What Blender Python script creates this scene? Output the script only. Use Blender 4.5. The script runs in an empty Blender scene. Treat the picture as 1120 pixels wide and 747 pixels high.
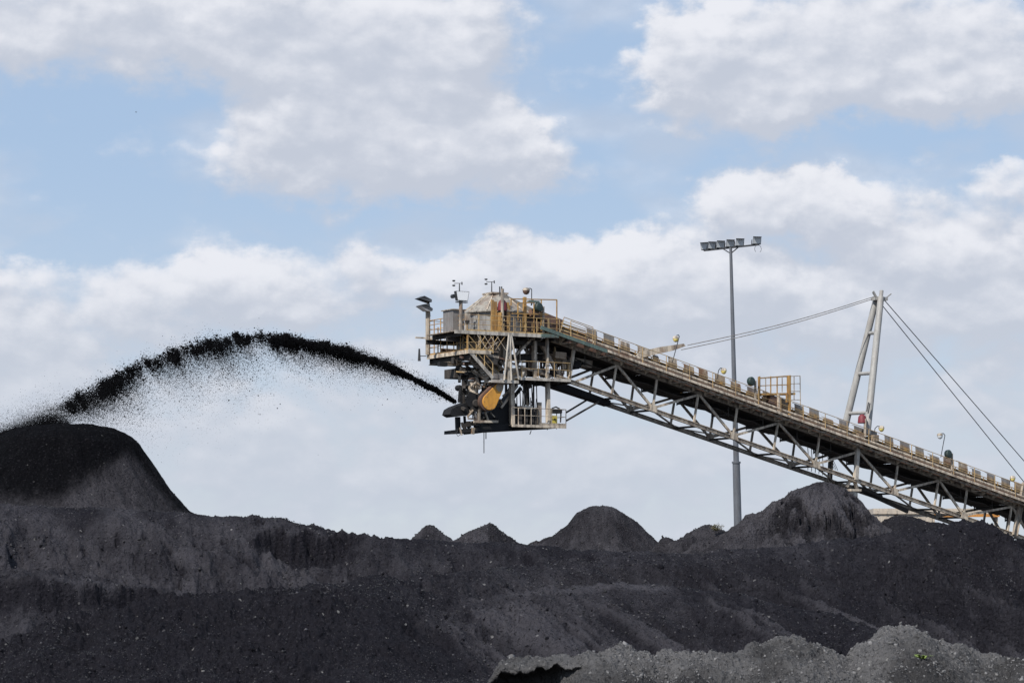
import bpy, bmesh, math, random
import numpy as np
from mathutils import Vector, Matrix
random.seed(7); rng = np.random.default_rng(11)
S = bpy.context.scene
R = math.radians
# ------------------------------------------------------------------ camera
K = 36.0/1120/100.0            # tangent per photo pixel (100 mm lens)
HZ, CAMZ = 640.0, 3.0
PITCH = math.atan((HZ-373.5)*K)
cd = bpy.data.cameras.new('camera'); cam = bpy.data.objects.new('camera', cd)
S.collection.objects.link(cam); S.camera = cam
cd.lens = 100; cd.sensor_width = 36; cd.clip_start = 1; cd.clip_end = 30000
cam.location = (0, 0, CAMZ); cam.rotation_euler = (math.pi/2+PITCH, 0, 0)
# ------------------------------------------------------------------ exposure
S.view_settings.view_transform = 'Standard'; S.view_settings.look = 'None'
S.view_settings.gamma = 1; S.view_settings.use_curve_mapping = False
S.view_settings.exposure = 0.0
S.render.engine = 'CYCLES'
# ------------------------------------------------------------------ sun + sky
SUN_EL, SUN_AZ = R(47), R(213)          # azimuth clockwise from +Y: behind the camera, to its left
sdir = Vector((math.sin(SUN_AZ)*math.cos(SUN_EL), math.cos(SUN_AZ)*math.cos(SUN_EL), math.sin(SUN_EL)))
sl = bpy.data.lights.new('sun', 'SUN'); sl.energy = 5.0; sl.angle = R(0.6); sl.color = (1, .955, .89)
so = bpy.data.objects.new('sun', sl); S.collection.objects.link(so)
so.location = (-40, -40, 80); so.rotation_euler = sdir.to_track_quat('Z', 'Y').to_euler()

W = bpy.data.worlds.new('World'); S.world = W; W.use_nodes = True
nt = W.node_tree; N = nt.nodes; L = nt.links
for n in list(N): N.remove(n)
SKY_STRENGTH = 0.11
def mth(tree, op, a, b=None, c=None, clamp=False):
    n = tree.nodes.new('ShaderNodeMath'); n.operation = op; n.use_clamp = clamp
    for i, v in enumerate((a, b, c)):
        if v is None: continue
        if isinstance(v, (int, float)): n.inputs[i].default_value = v
        else: tree.links.new(v, n.inputs[i])
    return n.outputs[0]
# cloud density: gaussian banks laid out by azimuth / elevation, broken up with noise
CLOUDS = [ # azimuth px, elevation px, half width, half height, amount (degrees come from these)
 (90, 25, 280, 72, 1.0), (390, 45, 175, 100, 1.0), (470, 60, 110, 60, .4), (430, 166, 205, 62, 1.1), (560, 150, 60, 45, .35),
 (950, 60, 215, 78, 1.1), (800, 120, 100, 48, .75), (745, 55, 60, 50, .7), (1050, 262, 130, 40, .7), (1010, 205, 70, 36, .4), (770, 262, 90, 34, .5), (1120, 105, 180, 42, .45),
 (865, 220, 95, 40, 1.15), (940, 262, 70, 26, .5), (1110, 205, 60, 24, .65),
 (640, 302, 185, 48, 1.05), (330, 312, 150, 40, .65), (120, 330, 210, 40, .60), (20, 300, 60, 22, .35), (240, 280, 60, 28, .4), (1020, 318, 230, 52, .8), (760, 345, 200, 55, .5),
 (560, 440, 900, 110, .66), (560, 600, 1500, 120, .45), (20, 410, 90, 60, .5),
 (-500, 60, 300, 160, 1.0), (-700, 330, 500, 90, .9), (1750, 120, 350, 120, 1.0), (1650, 350, 500, 90, .9), (400, -420, 900, 170, .8), (1400, -600, 500, 200, .8), (-600, -700, 700, 240, .8)]
g = bpy.data.node_groups.new('cloud_density', 'ShaderNodeTree')
g.interface.new_socket('az', in_out='INPUT', socket_type='NodeSocketFloat')
g.interface.new_socket('el', in_out='INPUT', socket_type='NodeSocketFloat')
g.interface.new_socket('density', in_out='OUTPUT', socket_type='NodeSocketFloat')
gi = g.nodes.new('NodeGroupInput'); go = g.nodes.new('NodeGroupOutput')
az, el = gi.outputs[0], gi.outputs[1]
def gnoise(sx, sy, scale, detail, rough, off):
    c = g.nodes.new('ShaderNodeCombineXYZ')
    g.links.new(mth(g, 'MULTIPLY', az, sx), c.inputs[0]); g.links.new(mth(g, 'MULTIPLY', el, sy), c.inputs[1]); c.inputs[2].default_value = off
    n = g.nodes.new('ShaderNodeTexNoise'); n.inputs['Scale'].default_value = scale
    n.inputs['Detail'].default_value = detail; n.inputs['Roughness'].default_value = rough
    n.noise_dimensions = '2D'; o_ = g.nodes.new('ShaderNodeVectorMath'); o_.operation = 'ADD'; o_.inputs[1].default_value = (off*37.1/scale*.1, off*11.3/scale*.1, 0); g.links.new(c.outputs[0], o_.inputs[0])
    g.links.new(o_.outputs[0], n.inputs['Vector']); return n.outputs['Fac']
# warp
wx = mth(g, 'MULTIPLY', mth(g, 'SUBTRACT', gnoise(1, 1.4, .013, 5, .6, 3.1), .5), 90)
wy = mth(g, 'MULTIPLY', mth(g, 'SUBTRACT', gnoise(1, 1.4, .016, 5, .6, 9.7), .5), 60)
ax = mth(g, 'ADD', az, wx); ey = mth(g, 'ADD', el, wy)
tot = None
for (cx, cy, rx, ry, am) in CLOUDS:
    dx = mth(g, 'MULTIPLY', mth(g, 'SUBTRACT', ax, cx), 1.0/rx); dy = mth(g, 'MULTIPLY', mth(g, 'SUBTRACT', ey, cy), 1.0/ry)
    r2 = mth(g, 'ADD', mth(g, 'MULTIPLY', dx, dx), mth(g, 'MULTIPLY', dy, dy))
    r4 = mth(g, 'MULTIPLY', r2, r2)
    e = mth(g, 'MULTIPLY', mth(g, 'POWER', 2.718, mth(g, 'MULTIPLY', mth(g, 'MINIMUM', r4, 30), -0.9)), am)
    tot = e if tot is None else mth(g, 'ADD', tot, e)
fb = gnoise(1, 1.7, .010, 9, .57, 1.3)
fb2 = gnoise(1, 1.3, .035, 7, .6, 5.3)
d = mth(g, 'ADD', mth(g, 'MINIMUM', tot, 1.25), mth(g, 'MULTIPLY', mth(g, 'SUBTRACT', fb, .5), 1.0))
d = mth(g, 'ADD', d, mth(g, 'MULTIPLY', mth(g, 'SUBTRACT', fb2, .5), .30))
for vs_, va_ in ((.013, .45), (.034, .26)):
    cc_ = g.nodes.new('ShaderNodeCombineXYZ'); g.links.new(mth(g, 'MULTIPLY', mth(g, 'ADD', az, mth(g, 'MULTIPLY', wy, .45)), .8), cc_.inputs[0]); g.links.new(mth(g, 'MULTIPLY', mth(g, 'ADD', el, mth(g, 'MULTIPLY', wx, .3)), 1.35), cc_.inputs[1])
    vv = g.nodes.new('ShaderNodeTexVoronoi'); vv.voronoi_dimensions = '2D'; vv.feature = 'SMOOTH_F1'; vv.inputs['Scale'].default_value = vs_; vv.inputs['Smoothness'].default_value = .5; g.links.new(cc_.outputs[0], vv.inputs['Vector'])
    d = mth(g, 'ADD', d, mth(g, 'MULTIPLY', mth(g, 'SUBTRACT', .42, vv.outputs['Distance']), va_))
g.links.new(d, go.inputs[0])
tc = N.new('ShaderNodeTexCoord'); sp = N.new('ShaderNodeSeparateXYZ'); L.new(tc.outputs['Generated'], sp.inputs[0])
azr = mth(nt, 'ARCTAN2', sp.outputs[0], sp.outputs[1]); elr = mth(nt, 'ARCSINE', sp.outputs[2])
AZ = mth(nt, 'ADD', mth(nt, 'MULTIPLY', azr, 1/K), 560); EL = mth(nt, 'SUBTRACT', HZ, mth(nt, 'MULTIPLY', elr, 1/K))
def dens(a, e):
    n = N.new('ShaderNodeGroup'); n.node_tree = g; L.new(a, n.inputs[0]); L.new(e, n.inputs[1]); return n.outputs[0]
d0 = dens(AZ, EL)
d1 = dens(mth(nt, 'SUBTRACT', AZ, 6), mth(nt, 'SUBTRACT', EL, 13))
d2 = dens(mth(nt, 'SUBTRACT', AZ, 14), mth(nt, 'SUBTRACT', EL, 42))
def ss(tree, v, lo, hi):
    n = tree.nodes.new('ShaderNodeMapRange'); n.interpolation_type = 'SMOOTHSTEP'
    tree.links.new(v, n.inputs[0]); n.inputs[1].default_value = lo; n.inputs[2].default_value = hi; return n.outputs[0]
vn_ = N.new('ShaderNodeTexNoise'); vn_.noise_dimensions = '2D'; vn_.inputs['Scale'].default_value = .0052; vn_.inputs['Detail'].default_value = 6
vc_ = N.new('ShaderNodeCombineXYZ'); L.new(AZ, vc_.inputs[0]); L.new(mth(nt, 'MULTIPLY', EL, 2.2), vc_.inputs[1]); L.new(vc_.outputs[0], vn_.inputs['Vector'])
veil = mth(nt, 'MULTIPLY', ss(nt, vn_.outputs['Fac'], .38, .70), .45)
cover = mth(nt, 'MAXIMUM', ss(nt, d0, .10, .90), veil)
lit = ss(nt, mth(nt, 'ADD', mth(nt, 'MULTIPLY', mth(nt, 'SUBTRACT', d0, d1), .7), mth(nt, 'MULTIPLY', mth(nt, 'SUBTRACT', d0, d2), .55)), -.38, .88)
lowf = ss(nt, EL, 250, 500)        # clouds nearer the horizon are flatter and duller
sky = N.new('ShaderNodeTexSky'); sky.sky_type = 'NISHITA'; sky.sun_disc = False
sky.sun_elevation = SUN_EL; sky.sun_rotation = SUN_AZ; sky.air_density = 1.0; sky.dust_density = .4; sky.ozone_density = 1.6; sky.altitude = 50
def rgbmix(tree, f, a, b, bt='MIX'):
    n = tree.nodes.new('ShaderNodeMix'); n.data_type = 'RGBA'; n.blend_type = bt
    for s, v in ((n.inputs[0], f), (n.inputs[6], a), (n.inputs[7], b)):
        if isinstance(v, (int, float)): s.default_value = v
        elif isinstance(v, tuple): s.default_value = (*v, 1)
        else: tree.links.new(v, s)
    return n.outputs[2]
def lin(r, g_, b): return tuple(((c/255)/12.92 if c/255 <= .04045 else ((c/255+.055)/1.055)**2.4) for c in (r, g_, b))
def csky(r, g_, b): return tuple(c/SKY_STRENGTH for c in lin(r, g_, b))
blue = rgbmix(nt, 0.62, sky.outputs[0], csky(160, 187, 224))
haze = rgbmix(nt, ss(nt, EL, 120, 620), csky(172, 196, 227), csky(202, 212, 228))
blue = rgbmix(nt, 0.8, sky.outputs[0], haze)
shade = rgbmix(nt, lowf, csky(196, 203, 217), csky(198, 206, 219))
bright = rgbmix(nt, lowf, csky(235, 237, 244), csky(215, 220, 230))
cl = rgbmix(nt, lit, shade, bright)
col = rgbmix(nt, cover, blue, cl)
bg = N.new('ShaderNodeBackground'); L.new(col, bg.inputs[0]); bg.inputs[1].default_value = SKY_STRENGTH
wo = N.new('ShaderNodeOutputWorld'); L.new(bg.outputs[0], wo.inputs[0])

# ------------------------------------------------------------------ materials
def newmat(name):
    m = bpy.data.materials.new(name); m.use_nodes = True
    t = m.node_tree; b = t.nodes['Principled BSDF']; return m, t, b
def tnoise(t, vec, scale, detail=6, rough=.6):
    n = t.nodes.new('ShaderNodeTexNoise'); n.inputs['Scale'].default_value = scale
    n.inputs['Detail'].default_value = detail; n.inputs['Roughness'].default_value = rough
    t.links.new(vec, n.inputs['Vector']); return n.outputs['Fac']
def tmap(t, vec, sc, rot=(0,0,0)):
    n = t.nodes.new('ShaderNodeMapping'); n.inputs['Scale'].default_value = sc; n.inputs['Rotation'].default_value = rot
    t.links.new(vec, n.inputs['Vector']); return n.outputs[0]
def paint(name, base, dirt=(.05,.045,.045), rust=(.16,.07,.03), da=.45, ra=.25, rough=.6, metal=0.0, scale=1.0):
    m, t, b = newmat(name)
    v = t.nodes.new('ShaderNodeTexCoord').outputs['Object']
    n1 = tnoise(t, v, 1.3*scale, 8, .65); n2 = tnoise(t, tmap(t, v, (3.5*scale, 3.5*scale, .7*scale)), 1.2, 7, .7); n3 = tnoise(t, v, 14*scale, 4, .6)
    c = rgbmix(t, mth(t, 'MULTIPLY', ss(t, n2, .40, .64), min(1, da*1.25)), base, dirt)
    c = rgbmix(t, mth(t, 'MULTIPLY', ss(t, n1, .50, .66), min(1, ra*1.4)), c, rust)
    c = rgbmix(t, mth(t, 'MULTIPLY', ss(t, n3, .35, .75), .35), c, tuple(x*.55 for x in base))
    t.links.new(c, b.inputs['Base Color']); b.inputs['Roughness'].default_value = rough; b.inputs['Metallic'].default_value = metal
    return m
M = {}
M['steel']  = paint('cream_steel', (.66,.56,.44), da=.6, ra=.4)
M['white']  = paint('white_steel', (.58,.53,.46), da=.55, ra=.2)
M['mast']   = paint('mast_steel', (.37,.36,.34), da=.22, ra=.10)
M['grey']   = paint('grey_steel', (.45,.38,.30), da=.65, ra=.35)
M['dark']   = paint('coal_caked_and_shaded_steel', (.058,.050,.044), dirt=(.014,.012,.012), rust=(.03,.02,.015), rough=.85)  # coal-caked parts, and far-side steel coloured dark for shade
M['black']  = paint('black_rubber', (.010,.010,.012), dirt=(.004,.004,.005), rust=(.01,.009,.008), rough=.8)
M['yellow'] = paint('yellow_paint', (.46,.27,.085), dirt=(.14,.10,.07), rust=(.2,.09,.04), da=.55, ra=.35)
M['rail']   = paint('faded_yellow_rail', (.50,.34,.15), dirt=(.2,.16,.12), da=.6, ra=.3)
M['ybright']= paint('bright_yellow', (.65,.52,.08), da=.2, ra=.1)
M['orange'] = paint('ochre_guard', (.70,.33,.05), dirt=(.3,.15,.04), da=.25, ra=.2)
M['green']  = paint('green_paint', (.115,.17,.15), dirt=(.06,.07,.065), da=.6, ra=.15)
M['dgreen'] = paint('dark_green', (.015,.04,.035), da=.4, ra=.05)
M['red']    = paint('red_paint', (.17,.014,.024), dirt=(.1,.03,.03), da=.4, ra=.1)
M['maroon'] = paint('brown_rust', (.15,.085,.06), da=.5, ra=.3)
M['hood']   = paint('hood_sheet', (.22,.205,.195), dirt=(.11,.10,.09), da=.55, ra=.15, rough=.45)
M['hoodlow']= paint('stained_sheet', (.36,.29,.21), dirt=(.15,.10,.07), da=.7, ra=.6)
M['drum']   = paint('weathered_cladding', (.30,.295,.285), da=.5, ra=.18, rough=.45)
M['roof']   = paint('roof_sheet', (.30,.275,.235), da=.45, ra=.3)
M['pole']   = paint('galvanised_pole', (.13,.14,.16), da=.3, ra=.03, rough=.45)
M['lampgrey']= paint('lamp_housing', (.035,.038,.043), da=.3, ra=.02)
M['wire']   = paint('wire_rope', (.30,.28,.26), da=.5, ra=.2)
M['beige']  = paint('beige_cladding', (.52,.45,.37), da=.25, ra=.12)
M['ostrip'] = paint('orange_strip', (.55,.24,.05), da=.3, ra=.1)
M['concrete']= paint('concrete', (.35,.34,.32), da=.5, ra=.05)
m, t, b = newmat('lens_glass'); b.inputs['Base Color'].default_value = (.75,.78,.8,1); b.inputs['Roughness'].default_value = .12; M['lens'] = m
m, t, b = newmat('white_reflector'); b.inputs['Base Color'].default_value = (.9,.9,.9,1); b.inputs['Roughness'].default_value = .3; M['reflector'] = m
m, t, b = newmat('amber_lens'); b.inputs['Base Color'].default_value = (.80,.66,.22,1); b.inputs['Roughness'].default_value = .25; M['amber'] = m
m, t, b = newmat('leaf_green'); b.inputs['Base Color'].default_value = (.16,.22,.03,1); b.inputs['Roughness'].default_value = .6; M['leaf'] = m
m, t, b = newmat('dry_stem'); b.inputs['Base Color'].default_value = (.10,.09,.05,1); b.inputs['Roughness'].default_value = .7; M['dry'] = m

def coal(name, dark, dusty, speck=.5, gravel=1.0, rough=.85, spec_th=.965, wet=None, dist=.09):
    m, t, b = newmat(name)
    geo = t.nodes.new('ShaderNodeNewGeometry').outputs['Position']
    at = t.nodes.new('ShaderNodeAttribute'); at.attribute_name = 'dust'  # dust, plus painted shade on scarps, in crevices and below the crest
    nf = tnoise(t, geo, 1.1, 8, .72); nl = tnoise(t, geo, .16, 5, .6); ng = tnoise(t, geo, 7*gravel, 4, .75)
    st = tnoise(t, tmap(t, geo, (1.6, .25, .35), (0, 0, R(-18))), 1.0, 7, .68)
    f = mth(t, 'ADD', at.outputs['Fac'], mth(t, 'MULTIPLY', mth(t, 'SUBTRACT', st, .5), .9))
    f = mth(t, 'ADD', f, mth(t, 'MULTIPLY', mth(t, 'SUBTRACT', nf, .5), .7))
    c = rgbmix(t, ss(t, f, .1, .95), dark, dusty)
    c = rgbmix(t, mth(t, 'MULTIPLY', ss(t, ng, .48, .30), .85), c, tuple(x*.30 for x in dark))
    c = rgbmix(t, mth(t, 'MULTIPLY', ss(t, ng, .55, .75), .55), c, tuple(x*1.25 for x in dusty))
    c = rgbmix(t, mth(t, 'MULTIPLY', ss(t, nl, .45, .7), .25), c, tuple(x*.6 for x in dark))
    vo = t.nodes.new('ShaderNodeTexVoronoi'); vo.inputs['Scale'].default_value = 5.5*gravel; t.links.new(geo, vo.inputs['Vector'])
    sc = t.nodes.new('ShaderNodeSeparateColor'); t.links.new(vo.outputs['Color'], sc.inputs[0])
    s1 = mth(t, 'MULTIPLY', mth(t, 'GREATER_THAN', sc.outputs[0], spec_th), mth(t, 'LESS_THAN', vo.outputs['Distance'], .35))
    s1 = mth(t, 'MULTIPLY', s1, ss(t, nf, .40, .62))
    c = rgbmix(t, mth(t, 'MULTIPLY', s1, speck), c, (.42,.41,.40))
    t.links.new(c, b.inputs['Base Color']); b.inputs['Roughness'].default_value = rough; b.inputs['Specular IOR Level'].default_value = .04
    h = mth(t, 'ADD', mth(t, 'MULTIPLY', nf, 1.0), mth(t, 'MULTIPLY', ng, .55))
    h = mth(t, 'ADD', h, mth(t, 'MULTIPLY', vo.outputs['Distance'], -.25))
    bp = t.nodes.new('ShaderNodeBump'); bp.inputs['Strength'].default_value = 1.0; bp.inputs['Distance'].default_value = dist*5
    t.links.new(h, bp.inputs['Height']); t.links.new(bp.outputs[0], b.inputs['Normal'])
    return m
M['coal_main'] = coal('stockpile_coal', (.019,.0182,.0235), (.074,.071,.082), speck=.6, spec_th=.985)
M['coal_pile'] = coal('fresh_coal', (.0032,.0032,.0042), (.052,.049,.055), speck=.25, spec_th=.985, dist=.05)
M['coal_far']  = coal('far_coal', (.022,.021,.025), (.084,.080,.090), speck=.3, spec_th=.98)
M['coal_grey'] = coal('grey_coal_spoil', (.056,.0545,.056), (.165,.161,.163), speck=.6, gravel=1.6, spec_th=.95, dist=.06)
m, t, b = newmat('flying_coal'); b.inputs['Base Color'].default_value = (.004,.004,.005,1); b.inputs['Roughness'].default_value = .9; b.inputs['Specular IOR Level'].default_value = .1; M['fly'] = m
m, t, b = newmat('coal_lump'); 
oi = t.nodes.new('ShaderNodeNewGeometry'); c = rgbmix(t, ss(t, oi.outputs['Random Per Island'], .25, 1.25), (.008,.0075,.0095), (.060,.057,.065))
t.links.new(c, b.inputs['Base Color']); b.inputs['Roughness'].default_value = .7; M['lump'] = m
m, t, b = newmat('grey_lump'); 
oi = t.nodes.new('ShaderNodeNewGeometry'); c = rgbmix(t, oi.outputs['Random Per Island'], (.035,.034,.035), (.17,.166,.168))
t.links.new(c, b.inputs['Base Color']); b.inputs['Roughness'].default_value = .85; M['glump'] = m
m, t, b = newmat('yard_ground')
v = t.nodes.new('ShaderNodeNewGeometry').outputs['Position']; n1 = tnoise(t, v, .05, 8, .6)
t.links.new(rgbmix(t, n1, (.02,.02,.02), (.05,.045,.045)), b.inputs['Base Color']); b.inputs['Roughness'].default_value = .9; M['ground'] = m

# ------------------------------------------------------------------ geometry helpers
def ray(px, py):
    x, z = (px-560)*K, -(py-373.5)*K
    c, s = math.cos(PITCH), math.sin(PITCH)
    return Vector((x, c - z*s, s + z*c))
def WP(px, py, Y):
    """world point at depth Y seen at photo pixel"""
    d = ray(px, py); return Vector((0,0,CAMZ)) + d*(Y/d.y)
class MB:
    def __init__(s): s.v = []; s.f = []
    def add(s, vs, fs):
        o = len(s.v); s.v += [tuple(v) for v in vs]; s.f += [tuple(i+o for i in f) for f in fs]; return s
    def box(s, c, d, rot=None):
        c = Vector(c); vs = []
        for x in (-.5,.5):
            for y in (-.5,.5):
                for z in (-.5,.5):
                    p = Vector((x*d[0], y*d[1], z*d[2]))
                    if rot is not None: p = rot @ p
                    vs.append(c+p)
        return s.add(vs, [(0,1,3,2),(4,6,7,5),(0,4,5,1),(2,3,7,6),(0,2,6,4),(1,5,7,3)])
    def ext(s, x0, x1, y0, y1, z0, z1):
        return s.box(((x0+x1)/2,(y0+y1)/2,(z0+z1)/2), (x1-x0,y1-y0,z1-z0))
    def frame(s, p, q, up=(0,0,1)):
        p, q = Vector(p), Vector(q); a = (q-p).normalized(); u = Vector(up)
        if abs(a.dot(u)) > .98: u = Vector((1,0,0))
        b = a.cross(u).normalized(); c = b.cross(a).normalized(); return p, q, a, b, c
    def beam(s, p, q, w, h=None):
        h = h or w; p, q, a, b, c = s.frame(p, q); vs = []
        for e in (p, q):
            for (i, j) in ((-1,-1),(1,-1),(1,1),(-1,1)): vs.append(e + b*(i*w/2) + c*(j*h/2))
        return s.add(vs, [(3,2,1,0),(4,5,6,7),(0,1,5,4),(1,2,6,5),(2,3,7,6),(3,0,4,7)])
    def ibeam(s, p, q, w, h, t=.03):
        """I section: two flanges and a web"""
        P, Q, a, b, c = s.frame(p, q)
        s.beam(P+c*(h/2-t/2), Q+c*(h/2-t/2), w, t); s.beam(P-c*(h/2-t/2), Q-c*(h/2-t/2), w, t)
        return s.beam(P, Q, t, h-2*t)
    def tube(s, p, q, r, r2=None, n=10, cap=True):
        r2 = r if r2 is None else r2; p, q, a, b, c = s.frame(p, q); vs = []
        for e, rr in ((p, r), (q, r2)):
            for i in range(n):
                t = 2*math.pi*i/n; vs.append(e + b*(rr*math.cos(t)) + c*(rr*math.sin(t)))
        fs = [(i, (i+1)%n, n+(i+1)%n, n+i) for i in range(n)]
        if cap: fs += [tuple(reversed(range(n))), tuple(range(n, 2*n))]
        return s.add(vs, fs)
    def path(s, pts, r, n=8):
        for a, b in zip(pts, pts[1:]): s.tube(a, b, r, n=n)
        return s
    def prism(s, pts, d):
        """closed outline (list of Vectors) pushed along d"""
        n = len(pts); d = Vector(d)
        return s.add([Vector(p) for p in pts]+[Vector(p)+d for p in pts],
                     [tuple(reversed(range(n))), tuple(range(n, 2*n))]+[(i,(i+1)%n,n+(i+1)%n,n+i) for i in range(n)])
    def lathe(s, c, axis, prof, n=16):
        """prof: (distance along axis, radius)"""
        c = Vector(c); a = Vector(axis).normalized(); u = Vector((0,0,1)) if abs(a.z) < .9 else Vector((1,0,0))
        b = a.cross(u).normalized(); e = b.cross(a); vs = []; fs = []
        for (h, r) in prof:
            for i in range(n):
                t = 2*math.pi*i/n; vs.append(c + a*h + b*(r*math.cos(t)) + e*(r*math.sin(t)))
        for k in range(len(prof)-1):
            fs += [(k*n+i, k*n+(i+1)%n, (k+1)*n+(i+1)%n, (k+1)*n+i) for i in range(n)]
        fs += [tuple(reversed(range(n))), tuple(range((len(prof)-1)*n, len(prof)*n))]
        return s.add(vs, fs)
    def build(s, name, mat, parent=None, bevel=0, smooth=False):
        me = bpy.data.meshes.new(name); me.from_pydata(s.v, [], s.f)
        bm = bmesh.new(); bm.from_mesh(me); bmesh.ops.recalc_face_normals(bm, faces=bm.faces); bm.to_mesh(me); bm.free()
        me.materials.append(mat)
        if smooth:
            for p in me.polygons: p.use_smooth = True
            try: me.set_sharp_from_angle(angle=R(35))
            except Exception: pass
        o = bpy.data.objects.new(name, me); S.collection.objects.link(o); o.parent = parent
        if bevel:
            b = o.modifiers.new('bevel', 'BEVEL'); b.width = bevel; b.segments = 2; b.limit_method = 'ANGLE'
        return o
def tag(o, label=None, cat=None, group=None, kind=None):
    if label: o['label'] = label
    if cat: o['category'] = cat
    if group: o['group'] = group
    if kind: o['kind'] = kind
    return o
def empty(name, loc, rz=0, **kw):
    o = bpy.data.objects.new(name, None); S.collection.objects.link(o); o.location = loc; o.rotation_euler = (0,0,rz)
    o.empty_display_size = .3; return tag(o, **kw)
# numpy value noise
def _h(ix, iy, seed):
    n = (ix.astype(np.int64)*374761393 + iy.astype(np.int64)*668265263 + seed*1442695041) & 0xffffffff
    n = ((n ^ (n >> 13))*1274126177) & 0xffffffff
    n = (n ^ (n >> 16)) & 0xffffffff
    return n/4294967295.0
def vn(x, y, seed=0):
    ix, iy = np.floor(x), np.floor(y); fx, fy = x-ix, y-iy
    fx = fx*fx*fx*(fx*(fx*6-15)+10); fy = fy*fy*fy*(fy*(fy*6-15)+10)
    a, b_ = _h(ix,iy,seed), _h(ix+1,iy,seed); c, d = _h(ix,iy+1,seed), _h(ix+1,iy+1,seed)
    return (a*(1-fx)+b_*fx)*(1-fy) + (c*(1-fx)+d*fx)*fy - .5
def fbm(x, y, f, o=5, g=.5, seed=0):
    r = np.zeros_like(x, dtype=float); a = 1.0
    for k in range(o): 
        ca, sa = math.cos(.6*k), math.sin(.6*k)
        r += a*vn((x*ca-y*sa)*f+17.3*k, (x*sa+y*ca)*f-5.1*k, seed+k); f *= 2.03; a *= g
    return r
def ridged(x, y, f, o=5, g=.5, seed=0):
    r = np.zeros_like(x, dtype=float); a = 1.0
    for k in range(o):
        r += a*(1-np.abs(2*vn(x*f+7.3*k, y*f+3.1*k, seed+k))*2); f *= 2.1; a *= g
    return r
def sst(v, lo, hi):
    t = np.clip((v-lo)/(hi-lo), 0, 1); return t*t*(3-2*t)
def gridmesh(name, X, Y, Z, mat, dust=None, parent=None):
    nr, nc = X.shape
    me = bpy.data.meshes.new(name)
    co = np.stack([X, Y, Z], -1).reshape(-1, 3).astype(np.float32)
    i = np.arange(nr*nc).reshape(nr, nc)
    q = np.stack([i[:-1,:-1], i[:-1,1:], i[1:,1:], i[1:,:-1]], -1).reshape(-1, 4).astype(np.int32)
    me.vertices.add(len(co)); me.vertices.foreach_set('co', co.ravel())
    me.loops.add(q.size); me.loops.foreach_set('vertex_index', q.ravel())
    me.polygons.add(len(q)); me.polygons.foreach_set('loop_start', np.arange(0, q.size, 4, dtype=np.int32))
    me.polygons.foreach_set('use_smooth', np.ones(len(q), dtype=bool))
    me.update(calc_edges=True)
    if dust is not None:
        at = me.attributes.new('dust', 'FLOAT', 'POINT'); at.data.foreach_set('value', dust.ravel().astype(np.float32))
    me.materials.append(mat)
    o = bpy.data.objects.new(name, me); S.collection.objects.link(o); o.parent = parent; return o
def shards(name, P, size, mat, squash=(.5, 1.2), parent=None):
    """many separate octahedral lumps at points P"""
    n = len(P); base = np.array([[1,0,0],[-1,0,0],[0,1,0],[0,-1,0],[0,0,1],[0,0,-1]], float)
    fc = np.array([[0,2,4],[2,1,4],[1,3,4],[3,0,4],[2,0,5],[1,2,5],[3,1,5],[0,3,5]])
    q = rng.normal(size=(n,4)); q /= np.linalg.norm(q, axis=1)[:,None]
    w,x,y,z = q.T
    Rm = np.stack([1-2*(y*y+z*z),2*(x*y-z*w),2*(x*z+y*w),2*(x*y+z*w),1-2*(x*x+z*z),2*(y*z-x*w),2*(x*z-y*w),2*(y*z+x*w),1-2*(x*x+y*y)],-1).reshape(n,3,3)
    b = base[None]*rng.uniform(squash[0], squash[1], (n,1,3))*(1+rng.uniform(-.3,.3,(n,6,1)))
    V = np.einsum('nij,nkj->nki', Rm, b)*np.asarray(size).reshape(-1,1,1) + P[:,None,:]
    F = (fc[None]+6*np.arange(n)[:,None,None]).reshape(-1,3).astype(np.int32)
    me = bpy.data.meshes.new(name); V = V.reshape(-1,3).astype(np.float32)
    me.vertices.add(len(V)); me.vertices.foreach_set('co', V.ravel())
    me.loops.add(F.size); me.loops.foreach_set('vertex_index', F.ravel())
    me.polygons.add(len(F)); me.polygons.foreach_set('loop_start', np.arange(0, F.size, 3, dtype=np.int32))
    me.update(calc_edges=True); me.materials.append(mat)
    o = bpy.data.objects.new(name, me); S.collection.objects.link(o); o.parent = parent; return o
# ================================================================== ground and terrain
MB().add([(-9000,-300,-.7),(9000,-300,-.7),(9000,14000,-.7),(-9000,14000,-.7)], [(0,1,2,3)]).build('ground', M['ground'])['kind'] = 'structure'
def crest(pts):
    P = [WP(px, py, Y) for (px, py, Y) in pts]; P.sort(key=lambda p: p.x)
    return np.array([p.x for p in P]), np.array([p.y for p in P]), np.array([p.z for p in P])
def ridge(x, y, cr, sf, sb, rf=1.5, rb=3.0, wob=0):
    cx, cy, cz = cr; Yc = np.interp(x, cx, cy); Zc = np.interp(x, cx, cz)
    if wob: Yc = Yc + wob*fbm(x, x*0+3.3, .12, 4, .55, 40)
    d = Yc-y; k = np.where(d > 0, rf, rb); s = np.where(d > 0, sf, sb)
    return Zc - s*(np.sqrt(d*d+k*k)-k), d
def smax(a, b, k=.25): return .5*(a+b+np.sqrt((a-b)**2+k*k))
R1 = crest([(-500,520,150),(-200,540,150),(0,553,150),(100,556,150),(205,561,150),(300,568,150),(345,576,150),(365,582,150),(400,585,150),(450,589,150),(500,592,150),(560,594,150),(600,597,150),(680,602,150),(760,610,150),(900,630,150),(1200,640,150),(1700,640,150)])
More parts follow.
